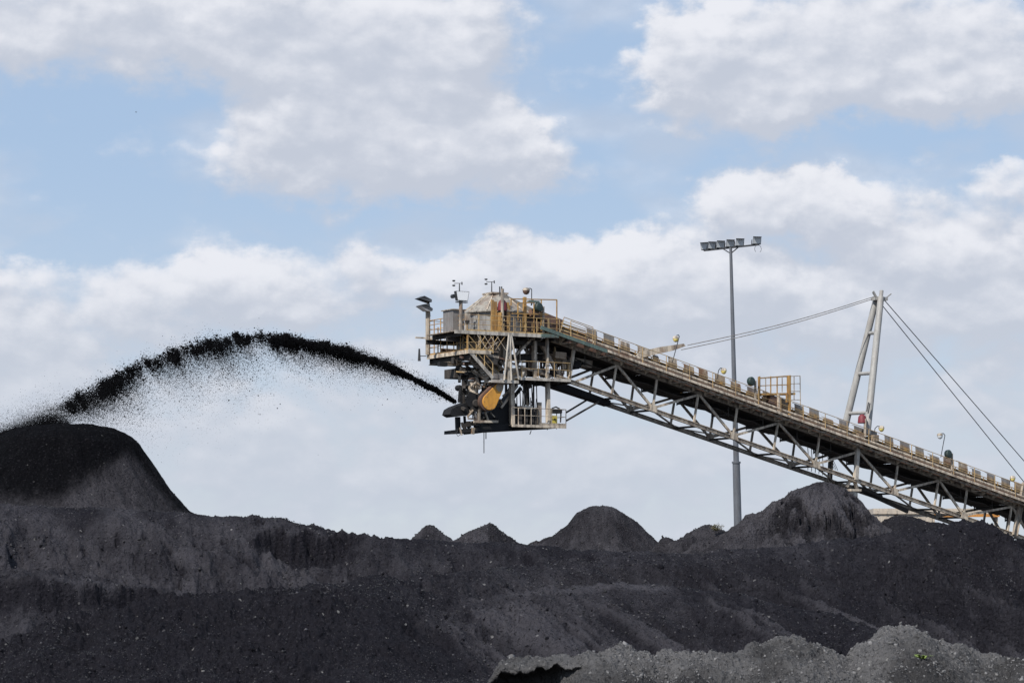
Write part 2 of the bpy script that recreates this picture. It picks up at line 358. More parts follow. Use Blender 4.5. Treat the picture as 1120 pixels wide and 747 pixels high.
R2 = crest([(-600,750,98),(-100,722,98),(0,706,98),(50,688,99),(85,675,100),(120,671,101),(170,658,102),(230,652,103),(280,649,104),(345,642,105),(375,642,106),(420,636,108),(470,628,112),(560,619,116),(640,612,118),(740,605,119),(800,602,120),(850,597,120),(905,592,120),(950,587,121),(1000,578,122),(1045,572,122),(1075,573,122),(1098,585,122),(1120,598,122),(1180,628,122),(1300,640,122),(1700,630,122)])
R3 = crest([(-600,800,95),(380,700,100),(460,678,104),(520,660,107),(560,652,108),(610,645,109),(660,638,110),(720,640,110),(800,650,109),(900,670,108),(1100,740,105),(1700,800,105)])
R1b = crest([(-600,640,133),(-50,632,133),(0,628,133),(45,624,133),(90,634,134),(150,644,136),(230,660,137),(300,690,138),(500,720,138),(1700,740,138)])
nc, nr = 1580, 820
Yr = 62*np.exp(np.linspace(0, math.log(205/62.), nr)); Yr = np.concatenate([Yr])
tt = np.linspace(-.33, .34, nc)
T, YY = np.meshgrid(tt, Yr); XX = T*YY
def terrain_z(x, y):
    px0 = x/y*1120*100/36+560
    gul = fbm(x*1.0+y*.25, y*.22, .42, 5, .55, 3)          # downslope gullies
    big = fbm(x, y, .06, 3, .5, 8)
    h1, d1 = ridge(x, y, R1, .50, .22, 1.2, 4, .8)
    h1 = h1 + .95*gul*sst(d1, .5, 4)*sst(x, 16, -6) + .12*gul
    # scarp bitten out of the left bench
    cx_ = WP(335, 590, 148).x
    bite = np.exp(-((x-cx_)/2.6)**4)
    wv = fbm(x, y, .9, 4, .6, 21)
    bt0 = d1+2.2*wv+(x-cx_)*.35; h1 = h1 - bite*1.15*sst(bt0, .6, 1.5)*sst(-d1, -8, -3) + bite*.5*fbm(x, y, 1.4, 4, .6, 24)*sst(bt0, .6, 1.2); bt = bite*sst(bt0, .5, 1.1)*sst(-bt0, -3.0, -1.6)
    h1 = h1 + .42*(ridged(x+.3*y, y*.55, .38, 5, .55, 73)-1.1)*sst(d1, 1.0, 4)
    # second smaller step on the far left
    h1b, d1b = ridge(x, y, R1b, .55, .02, .4, 3, 1.0)
    h1b = h1b + .35*gul
    scx = sst(-px0, -250, -190)
    lim_ = .35 + .5*fbm(x, y, .7, 4, .6, 81)
    h1b = h1b - .75*scx*sst(d1b, lim_, lim_+.35); bt = bt + scx*sst(d1b, lim_-.05, lim_+.2)*sst(-d1b, -lim_-1.5, -lim_-.5)*sst(h1b-h1, -.1, .1)*.5
    rg_ = ridged(x*1.0+y*.5, y*.6-x*.2, .30, 5, .6, 83); pit_ = sst(rg_, 1.25, 1.7)*sst(d1, 1, 3); h1 = h1 - .40*pit_
    h1 = smax(h1, h1b, .15)
    px_x = x/y*1120*100/36+560
    h2, d2 = ridge(x, y, R2, .24+.20*sst(px_x, 420, 760), .30, 1.2, 1.6, 1.3)
    h2 = h2 + .42*fbm(x, y, .40, 6, .62, 13)*sst(-px_x, -620, -420)
    h3, d3 = ridge(x, y, R3, .42, .12, .5, 2, .6)
    g3 = fbm(x*1.0+y*.6, y*.16+x*.05, .62, 6, .60, 33)
    g3m = sst(px_x, 430, 640); h2 = h2 + 1.15*g3*sst(d2, .5, 4)*g3m; h3 = h3 + .7*g3*sst(d3, .3, 3)
    base = -.25 + .15*big + 0*y
    base = base - 3.0*sst(-x*0+y, 188, 204) - 1.6*sst(-y, -75, -60)
    z = smax(smax(smax(base, h1, .3), h2, .12), h3, .2)
    rz_ = .45+.9*sst(fbm(x, y, .10, 3, .5, 57), -.15, .25); z = z + .34*fbm(x, y, .9, 6, .62, 51)*rz_ + .07*(ridged(x, y, 2.4, 3, .55, 53)-.9)*rz_ + .05*fbm(x, y, 6, 3, .6, 61)
    z = z + .16*np.maximum(ridged(x, y, .5, 4, .5, 71)-1.1, 0)*sst(fbm(x, y, .09, 3, .5, 5), -.1, .35)
    # zones
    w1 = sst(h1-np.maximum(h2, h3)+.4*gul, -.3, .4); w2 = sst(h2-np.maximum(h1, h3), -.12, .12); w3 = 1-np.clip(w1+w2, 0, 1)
    dust = w1*(.46+.12*sst(d1, 0, 3)) + w2*(.0 + .30*sst(px_x+60*g3, 330, 620) + .55*g3m*sst(g3, -.05, .6)*sst(d2, 3, 7)) + w3*(.30 + .5*sst(g3, .0, .45)*sst(d3, .5, 2))  # dust held back just below the second crest: a painted shade band
    dust = dust + .35*fbm(x, y, .1, 4, .55, 91) + .18*w1*gul + .30*w1*fbm(x*1.2+y*.9, y*.5, .5, 5, .6, 95) - .5*w1*pit_  # pits lose dust, so crevice shade is put into the colour
    dust = dust - .25*w1*sst(x, WP(330,600,150).x, WP(420,600,150).x) - .9*bt  # scarps darker: fresh coal plus overhang shade put into the colour
    # a pale strip along the bench edge
    e = np.interp(x, [WP(540,0,114).x, WP(700,0,118).x, WP(760,0,118).x], [.3, .3, .3]); 
    dust = dust + 1.0*w3*np.exp(-((d3-e)/.35)**2)*sst(x, WP(545,0,114).x, WP(580,0,114).x)*sst(-x, -WP(740,0,114).x, -WP(690,0,114).x)
    return z, dust
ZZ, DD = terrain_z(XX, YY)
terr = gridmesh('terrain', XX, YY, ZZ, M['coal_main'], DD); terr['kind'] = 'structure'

# loose lumps on the stockpile surface
def scatter(n, ylo, yhi, zf, seed, tlo=-.22, thi=.22):
    y = np.exp(rng.uniform(math.log(ylo), math.log(yhi), n)); x = rng.uniform(tlo, thi, n)*y
    m_ = fbm(x, y, .25, 4, .6, seed) > np.where(rng.uniform(size=n) < .3, -1, .06) + rng.uniform(-.12, .12, n); x, y = x[m_], y[m_]
    z = zf(x, y); return np.stack([x, y, z], -1)
P = scatter(240000, 84, 158, lambda x, y: terrain_z(x, y)[0], 5)
o = shards('coal_lumps', P, np.clip(.020*np.exp(rng.normal(size=len(P))*.5), .010, .085)*P[:,1]/110, M['lump']); tag(o, kind='stuff', label='loose lumps of coal strewn over the black stockpile slopes')
o['category'] = 'coal lumps'

P = scatter(9000, 86, 156, lambda x, y: terrain_z(x, y)[0], 65)
o = shards('coal_lumps', P, np.clip(.05*np.exp(rng.normal(size=len(P))*.45), .03, .20), M['coal_main'], squash=(.6, 1.1)); tag(o, kind='stuff', label='larger dark lumps of coal lying in patches on the stockpile'); o['category'] = 'coal lumps'
# grey crusted spoil ridge at the lower right
CR = [(470,800,60),(520,768,60),(542,735,60),(548,722,60),(560,718,60),(600,714,60),(640,711,60),(690,710,60),(720,714,60),(745,711,60),(770,713,60),(790,716,60),(806,716,60),(828,698,60.5),(850,692,60.5),(872,694,60.5),(900,706,60.5),(925,716,60.5),(945,696,61),(962,686,61),(985,684,61),(1008,690,61),(1040,701,61),(1066,711,61),(1088,715,61),(1100,713,61),(1120,716,61),(1200,720,61),(1400,730,61)]
CRw = crest(CR)
def fore_z(x, y):
    cx, cy, cz = CRw; Yc = np.interp(x, cx, cy) + .5*fbm(x, x*0, .5, 3, .5, 9); Zc = np.interp(x, cx, cz)
    d = Yc-y; k = np.where(d > 0, .8, .35); s = np.where(d > 0, .30, .75)
    z = Zc - s*(np.sqrt(d*d+k*k)-k)
    z = z + .24*fbm(x, y, 1.3, 6, .64, 14) - .05 + .06*(ridged(x, y, 1.7, 4, .5, 15)-1) + .02*fbm(x, y, 9, 3, .6, 17)
    pit = ridged(x+3, y, .8, 3, .5, 77)
    return z, d
nc2, nr2 = 1900, 420
tx = np.linspace(-.045, .40, nc2); yr = np.linspace(48, 66, nr2)
T2, Y2 = np.meshgrid(tx, yr); X2 = T2*58
Z2, D2 = fore_z(X2, Y2)
# undercut crust: the face below the rim is scooped back at the left end
xa, xb = WP(540,0,60).x, WP(655,0,60).x
Z2 = Z2 - 3*sst(X2, 20, 22.5)
cut = sst(X2, xa-.3, xa+.4)*sst(-X2, -xb, -(xb-1.5))
rim = .55 + .25*fbm(X2, Y2*0, 1.1, 4, .6, 88) + (X2-xa)/(xb-xa)*.35
drop = sst(D2, rim, rim+.10)
Z2 = Z2 - cut*(.09*drop + sst(D2, rim+.42, rim+.85)*(.62 + .3*fbm(X2, Y2, 1.2, 4, .6, 89)))
blocks = np.maximum(fbm(X2, Y2, .9, 4, .55, 93), 0)*1.5
Z2 = Z2 + cut*sst(D2, rim+1.2, rim+1.8)*blocks*.6
Yw = Y2 + cut*1.25*sst(D2, rim+.10, rim+.42)*(1-sst(D2, rim+.85, rim+2.2)) - cut*.15*np.exp(-((D2-rim)/.2)**2)
DU = .55 + .55*fbm(X2, Y2, .35, 4, .6, 19) + .2*sst(-D2, -.9, .1) - .25*sst(D2, 1.2, 3.0)*sst(X2, xb-1, xb+1)
fr = gridmesh('spoil_ridge', X2, Yw, Z2, M['coal_grey'], DU)
tag(fr, 'pale grey crusted ridge of spoil with an undercut edge, nearest of all the heaps', 'spoil heap')
n = 26000; x = rng.uniform(-1, 13.5, n); y = rng.uniform(54, 61.5, n)
m_ = fbm(x, y, .6, 4, .6, 44) > -.15+rng.uniform(-.25,.25,n); x, y = x[m_], y[m_]
c_ = sst(x, xa-.3, xa+.4)*sst(-x, -xb, -(xb-1.5)); z, dd = fore_z(x, y); k_ = ~((c_ > .05) & (dd > .3)); x, y, z = x[k_], y[k_], z[k_]
o = shards('spoil_lumps', np.stack([x,y,z],-1), np.clip(.016*np.exp(rng.normal(size=len(x))*.55), .008, .09), M['glump']); tag(o, kind='stuff', label='loose grey stones and clods lying on the pale spoil ridge'); o['category'] = 'stones'

n = 160; x = rng.uniform(xa+.5, xb-.3, n); y = rng.uniform(57.2, 58.9, n); z, dd = fore_z(x, y)
o = shards('fallen_clods', np.stack([x, y, z-.66+rng.uniform(-.05,.12,n)], -1), rng.uniform(.03, .15, n), M['glump']); tag(o, kind='stuff', label='broken grey clods lying below the undercut edge of the spoil ridge'); o['category'] = 'clods'
# ------------------------------------------------------------------ separate heaps
def heap(pxc, pyt, Y, left, right, label, name='coal_pile', cat='coal pile', rough=.25, mat='coal_far', dustf=None, n=260, group='heaps of coal', gul=.3, seed=0, ridg=0, zb=0.0, facet=0, scarp=False):
    """left/right: outline as (pixels from centre, pixels below the top)"""
    c = WP(pxc, pyt, Y); kk = K*Y
    def prof(L_):
        r = np.array([0]+[a for a, b in L_])*kk; z = c.z-np.array([0]+[b for a, b in L_])*kk
        r = np.append(r, r[-1]+(z[-1]-zb+.5)/.60); z = np.append(z, zb-.5); return r, z
    rl, zl = prof(left); rr, zr = prof(right); RM = max(rl[-1], rr[-1])+.1
    u = np.linspace(-1, 1, n); U, V = np.meshgrid(u, u); U = np.sign(U)*np.abs(U)**1.25*RM; V = np.sign(V)*np.abs(V)**1.25*RM
    rho = np.hypot(U, V)+1e-6; ph = np.arctan2(V, U); wr = .5+.5*np.cos(ph); wr = wr*wr*(3-2*wr)
    q = rho*(1+.05*facet*np.cos(3*ph+1))
    Z = np.interp(q, rl, zl)*(1-wr) + np.interp(q, rr, zr)*wr
    gl = fbm(ph*6+seed, rho*.12, 1.0, 5, .6, seed+5)
    am = sst(rho, 0, RM*.3)
    Z = Z + gul*gl*am*kk/.06 + rough*fbm(U+seed*9, V, .5, 6, .58, seed+1)*(kk/.06)*(.35+.65*am)
    Z = Z + .16*fbm(U+seed, V, 1.5, 5, .65, seed+9)*(kk/.06)*(.4+rough)
    if ridg: Z = Z + ridg*(ridged(U+seed, V, .35, 5, .55, seed+2)-1.2)*(.4+.6*am)
    if scarp:
        lim = WP(890, 552, Y).z + 1.6*fbm(U, V, .45, 6, .65, 66)*2 - .16*np.abs(U+.4)
        f = np.exp(-((U+.2)/3.6)**4)*sst(-V, 0, .8); dlt = lim-Z
        Z = Z - f*sst(dlt, 0, .35)*.85 + f*sst(dlt, .5, 1.4)*.45*fbm(U, V, .8, 5, .65, 67); SC = f*sst(dlt, -.1, .2)*sst(-dlt, -2.6, -1.0)
    Z = np.maximum(Z, -.6)
    D = np.full_like(Z, .45) + .4*fbm(U, V, .3, 4, .5, seed+3) if dustf is None else dustf(U, V, Z, ph, gl)
    if scarp: D = D + .15 - .75*SC  # rough scarp coal darker, with cavity shade put into the colour
    o = gridmesh(name, U, V, Z-0, M[mat], D); o.location = (c.x, c.y, 0)
    tag(o, label, cat, group)
    ii = rng.integers(0, n*n, 14000 if mat != 'coal_pile' else 5000); pp = np.stack([U.ravel()[ii], V.ravel()[ii], Z.ravel()[ii]], -1)+np.stack([rng.normal(size=len(ii))*.05]*2+[np.zeros(len(ii))], -1)
    pp = pp[(pp[:,1] < RM*.15) & (pp[:,2] > .5)]
    l = shards('loose_lumps', pp, np.clip(kk*.5*np.exp(rng.normal(size=len(pp))*.5), kk*.3, kk*2)*(1 if mat != 'coal_pile' else .6), M['lump' if mat != 'coal_pile' else 'fly'], parent=o); l['kind'] = 'stuff'; return o
zt = WP(65, 465, 177).z
def dust_left(U, V, Z, ph, gl):
    b_ = zt - (74 + 22*fbm(U, V*0+ph, .22, 4, .55, 5) + 12*gl - 34*sst(U, 0, 5))*K*177
    return (.72*sst(-Z, -b_-1.3, -b_+1.5))*(1-.8*np.exp(-((ph+.12)/.22)**2)) + .25*gl
heap(70, 464, 177, [(30,1.5),(55,6),(80,16),(110,38),(140,60),(170,82)], [(30,1),(52,5),(68,11),(82,22),(97,44),(112,66),(125,82),(137,95)],
     'big rounded black heap on the left where the flying coal lands', mat='coal_pile', dustf=dust_left, rough=.15, gul=.20, n=420, seed=3, zb=2)
heap(470, 575, 300, [(5,1),(12,7),(22,16)], [(4,1),(12,6),(25,16)], 'smallest distant dark heap, leftmost of those on the skyline', rough=.12, seed=12, gul=.2, zb=0)
heap(535, 572, 280, [(4,1),(14,6),(30,13),(40,21)], [(4,1),(14,9),(30,21)], 'low two-sided dark heap on the skyline, second from the left', rough=.14, seed=23, gul=.3, zb=0,
     dustf=lambda U, V, Z, ph, gl: .55-.6*sst(U, -.5, .8)+.1*gl)  # left face coloured paler, right face darker
heap(659, 553, 230, [(14,2),(28,9),(40,21),(52,32),(68,42),(80,45)], [(12,2),(24,9),(36,19),(50,33),(64,45)], 'broad rounded charcoal heap at the middle of the skyline', rough=.22, seed=31, gul=.35)
heap(772, 574, 190, [(10,2),(22,8),(34,18),(52,20)], [(12,1),(26,5),(45,9),(60,20)], 'low lumpy heap at the foot of the floodlight mast', rough=.55, seed=44, ridg=.30, gul=.5)
def dust_right(U, V, Z, ph, gl): return .58+.5*fbm(U, V, .25, 4, .6, 7)+.2*gl
hr = heap(899, 527, 186, [(12,2),(30,8),(50,20),(70,32),(95,46),(120,60),(150,74)], [(14,2),(28,9),(45,25),(62,42),(80,57),(95,66)], 'tall peaked heap under the conveyor boom with dark crumbled scarps',
     rough=.45, seed=58, ridg=.34, gul=.65, n=460, dustf=dust_right, scarp=True)
heap(985, 563, 196, [(8,1),(18,5),(30,14)], [(10,2),(24,6),(45,9),(70,14)], 'small rough dark mound just right of the tall heap', rough=.3, seed=71, ridg=.15, gul=.3, dustf=lambda U,V,Z,ph,gl: .12+.2*gl)

# weeds
w = empty('weed', WP(1009, 733, 58.2), label='tiny bright green weed growing on the grey spoil ridge', cat='plant'); w.location.z = float(fore_z(np.array([w.location.x]), np.array([58.2]))[0][0])-.01
mb = MB()
for k in range(46):
    a = rng.uniform(0, 6.28); l = rng.uniform(.08, .30); p = Vector((math.cos(a)*.02, math.sin(a)*.02, 0))
    q1 = p + Vector((math.cos(a)*l*.6, math.sin(a)*l*.6, l*.35)); q2 = q1 + Vector((math.cos(a)*l*.5, math.sin(a)*l*.5, -.01))
    s_ = Vector((-math.sin(a), math.cos(a), 0))*.018
    mb.add([p-s_*.4, p+s_*.4, q1+s_, q1-s_, q2], [(0,1,2,3),(3,2,4)])
mb.build('leaf_rosette', M['leaf'], w)
c = WP(783, 574, 188); w = empty('dry_bush', (c.x, 188, c.z-.4), label='sparse dry bush on top of the low lumpy heap beside the mast', cat='bush')
mb = MB()
for k in range(60):
    a = rng.uniform(0, 6.28); l = rng.uniform(.2, .55); e = rng.uniform(.5, 1.4)
    q = Vector((math.cos(a)*math.cos(e)*l*1.4, math.sin(a)*math.cos(e)*l*1.4, math.sin(e)*l)); mb.tube((0,0,0), q, .012, .005, n=4)
    for j in range(4):
        r0 = q*rng.uniform(.4, 1); dv = Vector(rng.normal(size=3)*.05); mb.add([r0, r0+dv, r0+dv+Vector((.04,0,.06))], [(0,1,2)])
mb.build('stem', M['dry'], w)
# ================================================================== distant shed
A = WP(955,556,262); Bq = WP(1092,556,262)
sh = empty('open_shed', (0,0,0), label='long beige open-sided shed with an orange edge strip, behind the boom on the right', cat='shed')
sh.location = (A.x, 262, 0)
LX = 26.0; zt_ = WP(1000,556,262).z; kk = K*262
mb = MB(); mb.ext(0, LX*.455*1.05, -.2, 9, zt_-6*kk, zt_); mb.ext(LX*.21, LX*.455*1.05, -.1, .1, zt_-7.5*kk, zt_-6*kk)
mb.build('roof_band', M['beige'], sh)
MB().ext(.1, 1.9, -.05, 9, 0, zt_-6*kk).build('end_wall', M['beige'], sh)
MB().ext(2.3, 5.4, .0, .25, 0, zt_-6*kk).build('wall_panel', M['beige'], sh)
MB().ext(5.6, LX*.455*.98, -.26, 0.05, zt_-9.2*kk, zt_-6.2*kk).build('orange_edge', M['ostrip'], sh)
for x_ in (5.5, 8.6, 11.3):
    MB().ibeam((x_, .1, 0), (x_, .1, zt_-7.5*kk), .3, .3).build('column', M['beige'], sh)
for i in range(14): MB().ext(.3+i*.88, .42+i*.88, -.26, -.205, zt_-5.8*kk, zt_-.15).build('cladding_rib', M['beige'], sh)

# ================================================================== floodlight mast
YM = 236
b0, t0 = WP(809.5, 640, YM), WP(799.2, 271, YM)
ml = empty('floodlight_mast', (b0.x, YM, 0), label='tall grey tapering mast with a row of floodlights, behind the conveyor boom', cat='light mast')
def ml_l(p): return Vector((p.x-b0.x, p.y-YM, p.z))
base = Vector((0,0,0)); top = ml_l(t0); mid = base + (top-base)*((WP(806,506,YM).z)/top.z)
MB().tube(base, mid, .36, .31, n=16).build('lower_pole', M['pole'], ml, smooth=True)
MB().tube(mid, top, .24, .12, n=16).tube(mid-Vector((0,0,.05)), mid+Vector((0,0,.1)), .37, .37, n=16).build('upper_pole', M['pole'], ml, smooth=True)
ca = Vector((math.cos(R(-45)), math.sin(R(-45)), 0)); cn = Vector((-ca.y*-1, ca.x*-1, 0)); cn = Vector((-math.sin(R(-45)), math.cos(R(-45)), 0))*-1
xarm = MB().beam(top-ca*2.95, top+ca*3.05, .13, .13)
xarm.beam(top-Vector((0,0,.5)), top-ca*.9, .07).beam(top-Vector((0,0,.5)), top+ca*.9, .07).build('crossarm', M['lampgrey'], ml)
for i, (s_, tilt) in enumerate([(-2.8,-38),(-2.1,-42),(-1.15,-42),(-.1,-42),(.95,-42),(2.8,-8)]):
    c = top + ca*s_ + Vector((0,0,.42))
    rot = Matrix.Rotation(R(12 if i else -25), 3, 'Z') @ Matrix.Rotation(R(22), 3, 'X') @ Matrix.Rotation(R(-tilt*.0), 3, 'Y')
    hd = MB(); r3 = rot
    def q(x, y, z): return c + r3 @ (Vector((x, y, z))*.85)
    # tapered housing: wide front, narrow back
    fr_ = [q(-.42,-.2,-.36), q(.42,-.2,-.36), q(.42,-.2,.36), q(-.42,-.2,.36)]; bk = [q(-.24,.2,-.2), q(.24,.2,-.2), q(.24,.2,.2), q(-.24,.2,.2)]
    hd.add(fr_+bk, [(0,1,2,3),(7,6,5,4),(0,4,5,1),(1,5,6,2),(2,6,7,3),(3,7,4,0)])
    for j in range(5): hd.beam(q(-.2+.1*j,.2,-.2), q(-.2+.1*j,.2,.2), .02, .08)
    h = hd.build('floodlight', M['lampgrey'], ml)
    # sheared cap visor
    MB().prism([q(-.44,-.22,.37), q(.44,-.22,.37), q(.30,-.55,.44), q(-.30,-.55,.44)], r3 @ Vector((0,0,.02))).build('visor', M['lampgrey'], h)
    MB().path([q(-.46,0,0), q(-.46,0,-.45), q(.46,0,-.45), q(.46,0,0)], .03, 6).build('bracket', M['lampgrey'], h)
    MB().prism([q(-.38,-.215,-.32), q(.38,-.215,-.32), q(.38,-.215,.32), q(-.38,-.215,.32)], r3 @ Vector((0,.01,0))).build('lens', M['lens'], h)
    MB().tube(c+Vector((.3,.2,-.1)), c+Vector((.3,.2,.25)), .11, n=8).build('control_gear', M['lampgrey'], h)
lp = [top+ca*2.9+Vector((.28*math.sin(t)+.05, 0, -.35-.32*math.cos(t))) for t in np.linspace(.6, 5.6, 12)]
MB().path(lp, .018, 5).build('loose_cable', M['lampgrey'], ml)

# ================================================================== stacker
AL = R(30); ca_, sa_ = math.cos(AL), math.sin(AL)
p600 = ray(600, 400); Q0 = Vector((p600.x/p600.y*195, 195, 0)); ux = Vector((ca_, sa_, 0)); uy = Vector((-sa_, ca_, 0))
def onplane(px, py, yl, O):
    d = ray(px, py); C = Vector((0,0,CAMZ)); t = ((O-C).dot(uy)+yl)/d.dot(uy); return C+d*t
pc = onplane(934, 545, 0, Q0); O = Vector((pc.x, pc.y, 0))
def P(px, py, yl=0.0):
    w = onplane(px, py, yl, O); r = w-O; return Vector((r.dot(ux), yl, w.z))
st = empty('coal_stacker', O, AL, label='long rusty cream lattice boom conveyor and its cluttered head, throwing coal to the left', cat='stacker')
WB = 3.0
def bd(mb, name, mat, parent=st, **k): return mb.build(name, M[mat], parent, **k)
# --- boom axis: straight lines fitted to the picture on the near truss plane
T0, T1 = P(627, 380), P(1107.5, 552); ax_ = (T1-T0).normalized()
def TC(X, dz=0, y=0): return Vector((X, y, T0.z + (X-T0.x)*ax_.z/ax_.x + dz))       # top chord centre line
B0, B1 = P(714, 448.5), P(978, 539.5)
def BC(X, dz=0, y=0): return Vector((X, y, B0.z + (X-B0.x)*(B1.z-B0.z)/(B1.x-B0.x) + dz))
nup = Vector((-ax_.z, 0, ax_.x))
XE = T1.x + 17; XS = P(600, 370).x
top_px = [675, 764.5, 851.5, 939, 1027, 1107]; bot_px = [714, 802, 892, 978, 1054]
tops = [P(x, 383+(x-627)*.358).x for x in top_px]; bots = [P(x, 448.5+(x-714)*.345).x for x in bot_px]
tops += [tops[-1]+(tops[-1]-tops[-2])*k for k in (1, 2)]; bots += [bots[-1]+(bots[-1]-bots[-2])*k for k in (1, 2)]
boom = bd(MB().ibeam(TC(XS), TC(XE), .22, .30), 'top_chord', 'grey')
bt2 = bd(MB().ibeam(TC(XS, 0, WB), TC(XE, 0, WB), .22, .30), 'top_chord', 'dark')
XL = P(608, 413).x
b1 = bd(MB().ibeam(BC(XL), BC(XE), .24, .28), 'bottom_chord', 'steel')
b2 = bd(MB().ibeam(BC(XL, 0, WB), BC(XE, 0, WB), .24, .28), 'bottom_chord', 'grey')
def gusset(X, fn, y): 
    c = fn(X, 0, y); return MB().prism([c+Vector((-.38,-.13,-.02)), c+Vector((.38,-.13,-.2)), c+Vector((.22,-.13,.34)), c+Vector((-.2,-.13,.42))], (0,.02,0))
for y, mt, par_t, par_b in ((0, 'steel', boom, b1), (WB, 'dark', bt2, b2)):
    mt2 = 'grey' if y else 'steel'  # far truss takes darker paints: deck shade put into the colour
    for i, tx_ in enumerate(tops):
        lo = bots[i-1] if i > 0 else P(630, 424).x
        for bx in (lo, bots[i] if i < len(bots) else None):
            if bx is None: continue
            t_ = TC(tx_, -.15, y); b_ = BC(bx, .14, y); bd(MB().beam(t_, b_, .14, .16), 'diagonal', mt2, par_t)
        if i < len(bots):
            bx = bots[i]; off = (TC(bx).z-BC(bx).z)*ax_.z*-.10
            bd(MB().beam(BC(bx, .1, y), TC(bx+.35, -.1, y), .12, .14), 'vertical', mt2, par_t)
            bd(gusset(bx, BC, y), 'gusset', mt2, par_b)
        bx = tx_; bd(MB().beam(BC(bx-.45, .1, y), TC(bx-.05, -.1, y), .12, .14), 'vertical', mt2, par_t)
# cross members and lacing between the two trusses
xs_ = sorted(tops+bots)
for i, x_ in enumerate(xs_):
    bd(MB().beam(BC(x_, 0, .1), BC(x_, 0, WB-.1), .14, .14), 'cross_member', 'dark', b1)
    if i+1 < len(xs_):
        a, b_ = (x_, xs_[i+1]) if i % 2 else (xs_[i+1], x_)
        bd(MB().beam(BC(a, 0, .1), BC(b_, 0, WB-.1), .10, .10), 'lateral_brace', 'grey', b1)
for i in range(60):
    x_ = XS + .6 + i*.78
    if x_ > XE: break
    bd(MB().beam(TC(x_, -.02, .12), TC(x_, -.02, WB-.12), .10, .16), 'deck_beam', 'dark', boom)
# return belt with sag and idlers, spillage tray
segs = []; x_ = XS-.5
RB = MB(); k = 0
while x_ < XE-1:
    nx = x_+3.0; m_ = 6
    for j in range(m_):
        f0, f1 = j/m_, (j+1)/m_; s0, s1 = -.14*math.sin(math.pi*f0), -.14*math.sin(math.pi*f1)
        RB.beam(TC(x_+3*f0, -.52+s0, WB/2), TC(x_+3*f1, -.52+s1, WB/2), 1.7, .05)
    x_ = nx
bd(RB, 'return_belt', 'dark')
x_ = XS+.2
while x_ < XE-1:
    bd(MB().tube(TC(x_, -.72, .55), TC(x_, -.72, WB-.55), .085, n=8), 'return_idler', 'dark')
    for yy_ in (.45, WB-.45): bd(MB().beam(TC(x_, -.15, yy_), TC(x_, -.85, yy_), .06), 'idler_hanger', 'dark')
    x_ += 3.0
tray = MB(); 
x_ = XS
while x_ < XE-2:
    L_ = rng.uniform(1.5, 4.5); g_ = rng.uniform(.1, .7); tray.beam(TC(x_, -.14, WB*.5), TC(x_+L_, -.14, WB*.5), 2.8, .03); x_ += L_+g_*.25
bd(tray, 'spillage_tray', 'dark')
x_ = XS
while x_ < XE-3:
    L_ = rng.uniform(1.2, 4.0); bd(MB().prism([TC(x_, -.05, WB-.16), TC(x_+L_, -.05, WB-.16), TC(x_+L_-.1, -.40-rng.uniform(0,.15), WB-.16), TC(x_+L_*.5, -.35-rng.uniform(0,.2), WB-.16), TC(x_+.05, -.38-rng.uniform(0,.15), WB-.16)], (0,.02,0)), 'side_guard', 'dark'); x_ += L_+rng.uniform(.1, 1.0)
# carrying belt and load on idlers above the chords
H0 = 1.14
bd(MB().beam(TC(XS-1, H0, WB/2), TC(XE, H0, WB/2), 1.3, .05).beam(TC(XS-1, H0+.10, .62), TC(XE, H0+.10, .62), .45, .05, ).beam(TC(XS-1, H0+.10, WB-.62), TC(XE, H0+.10, WB-.62), .45, .05), 'carrying_belt', 'black')
bd(MB().ibeam(TC(XS, 1.0, .35), TC(XE, 1.0, .35), .12, .22), 'stringer', 'grey')
bd(MB().ibeam(TC(XS, 1.0, WB-.35), TC(XE, 1.0, WB-.35), .12, .22), 'stringer', 'grey')
bd(MB().beam(TC(XS, 1.22, .22), TC(XE, 1.22, .22), .03, .05).beam(TC(XS, 1.38, .22), TC(XE, 1.38, .22), .03, .04), 'pull_wire_guard', 'rail')
x_ = XS+.5; i = 0
while x_ < XE-.5:
    idl = bd(MB().beam(TC(x_, 1.13, .38), TC(x_, 1.13, WB-.38), .08, .06).beam(TC(x_, .1, .30), TC(x_, 1.36, .30), .05).beam(TC(x_, .1, WB-.30), TC(x_, 1.36, WB-.30), .05), 'idler_frame', 'yellow')
    bd(MB().tube(TC(x_, 1.19, 1.05), TC(x_, 1.19, WB-1.05), .07, n=8).tube(TC(x_, 1.2, .98), TC(x_, 1.24, .42), .05, n=8).tube(TC(x_, 1.2, WB-.98), TC(x_, 1.24, WB-.42), .07, n=8), 'roller', 'dark', idl)
    x_ += .675; i += 1
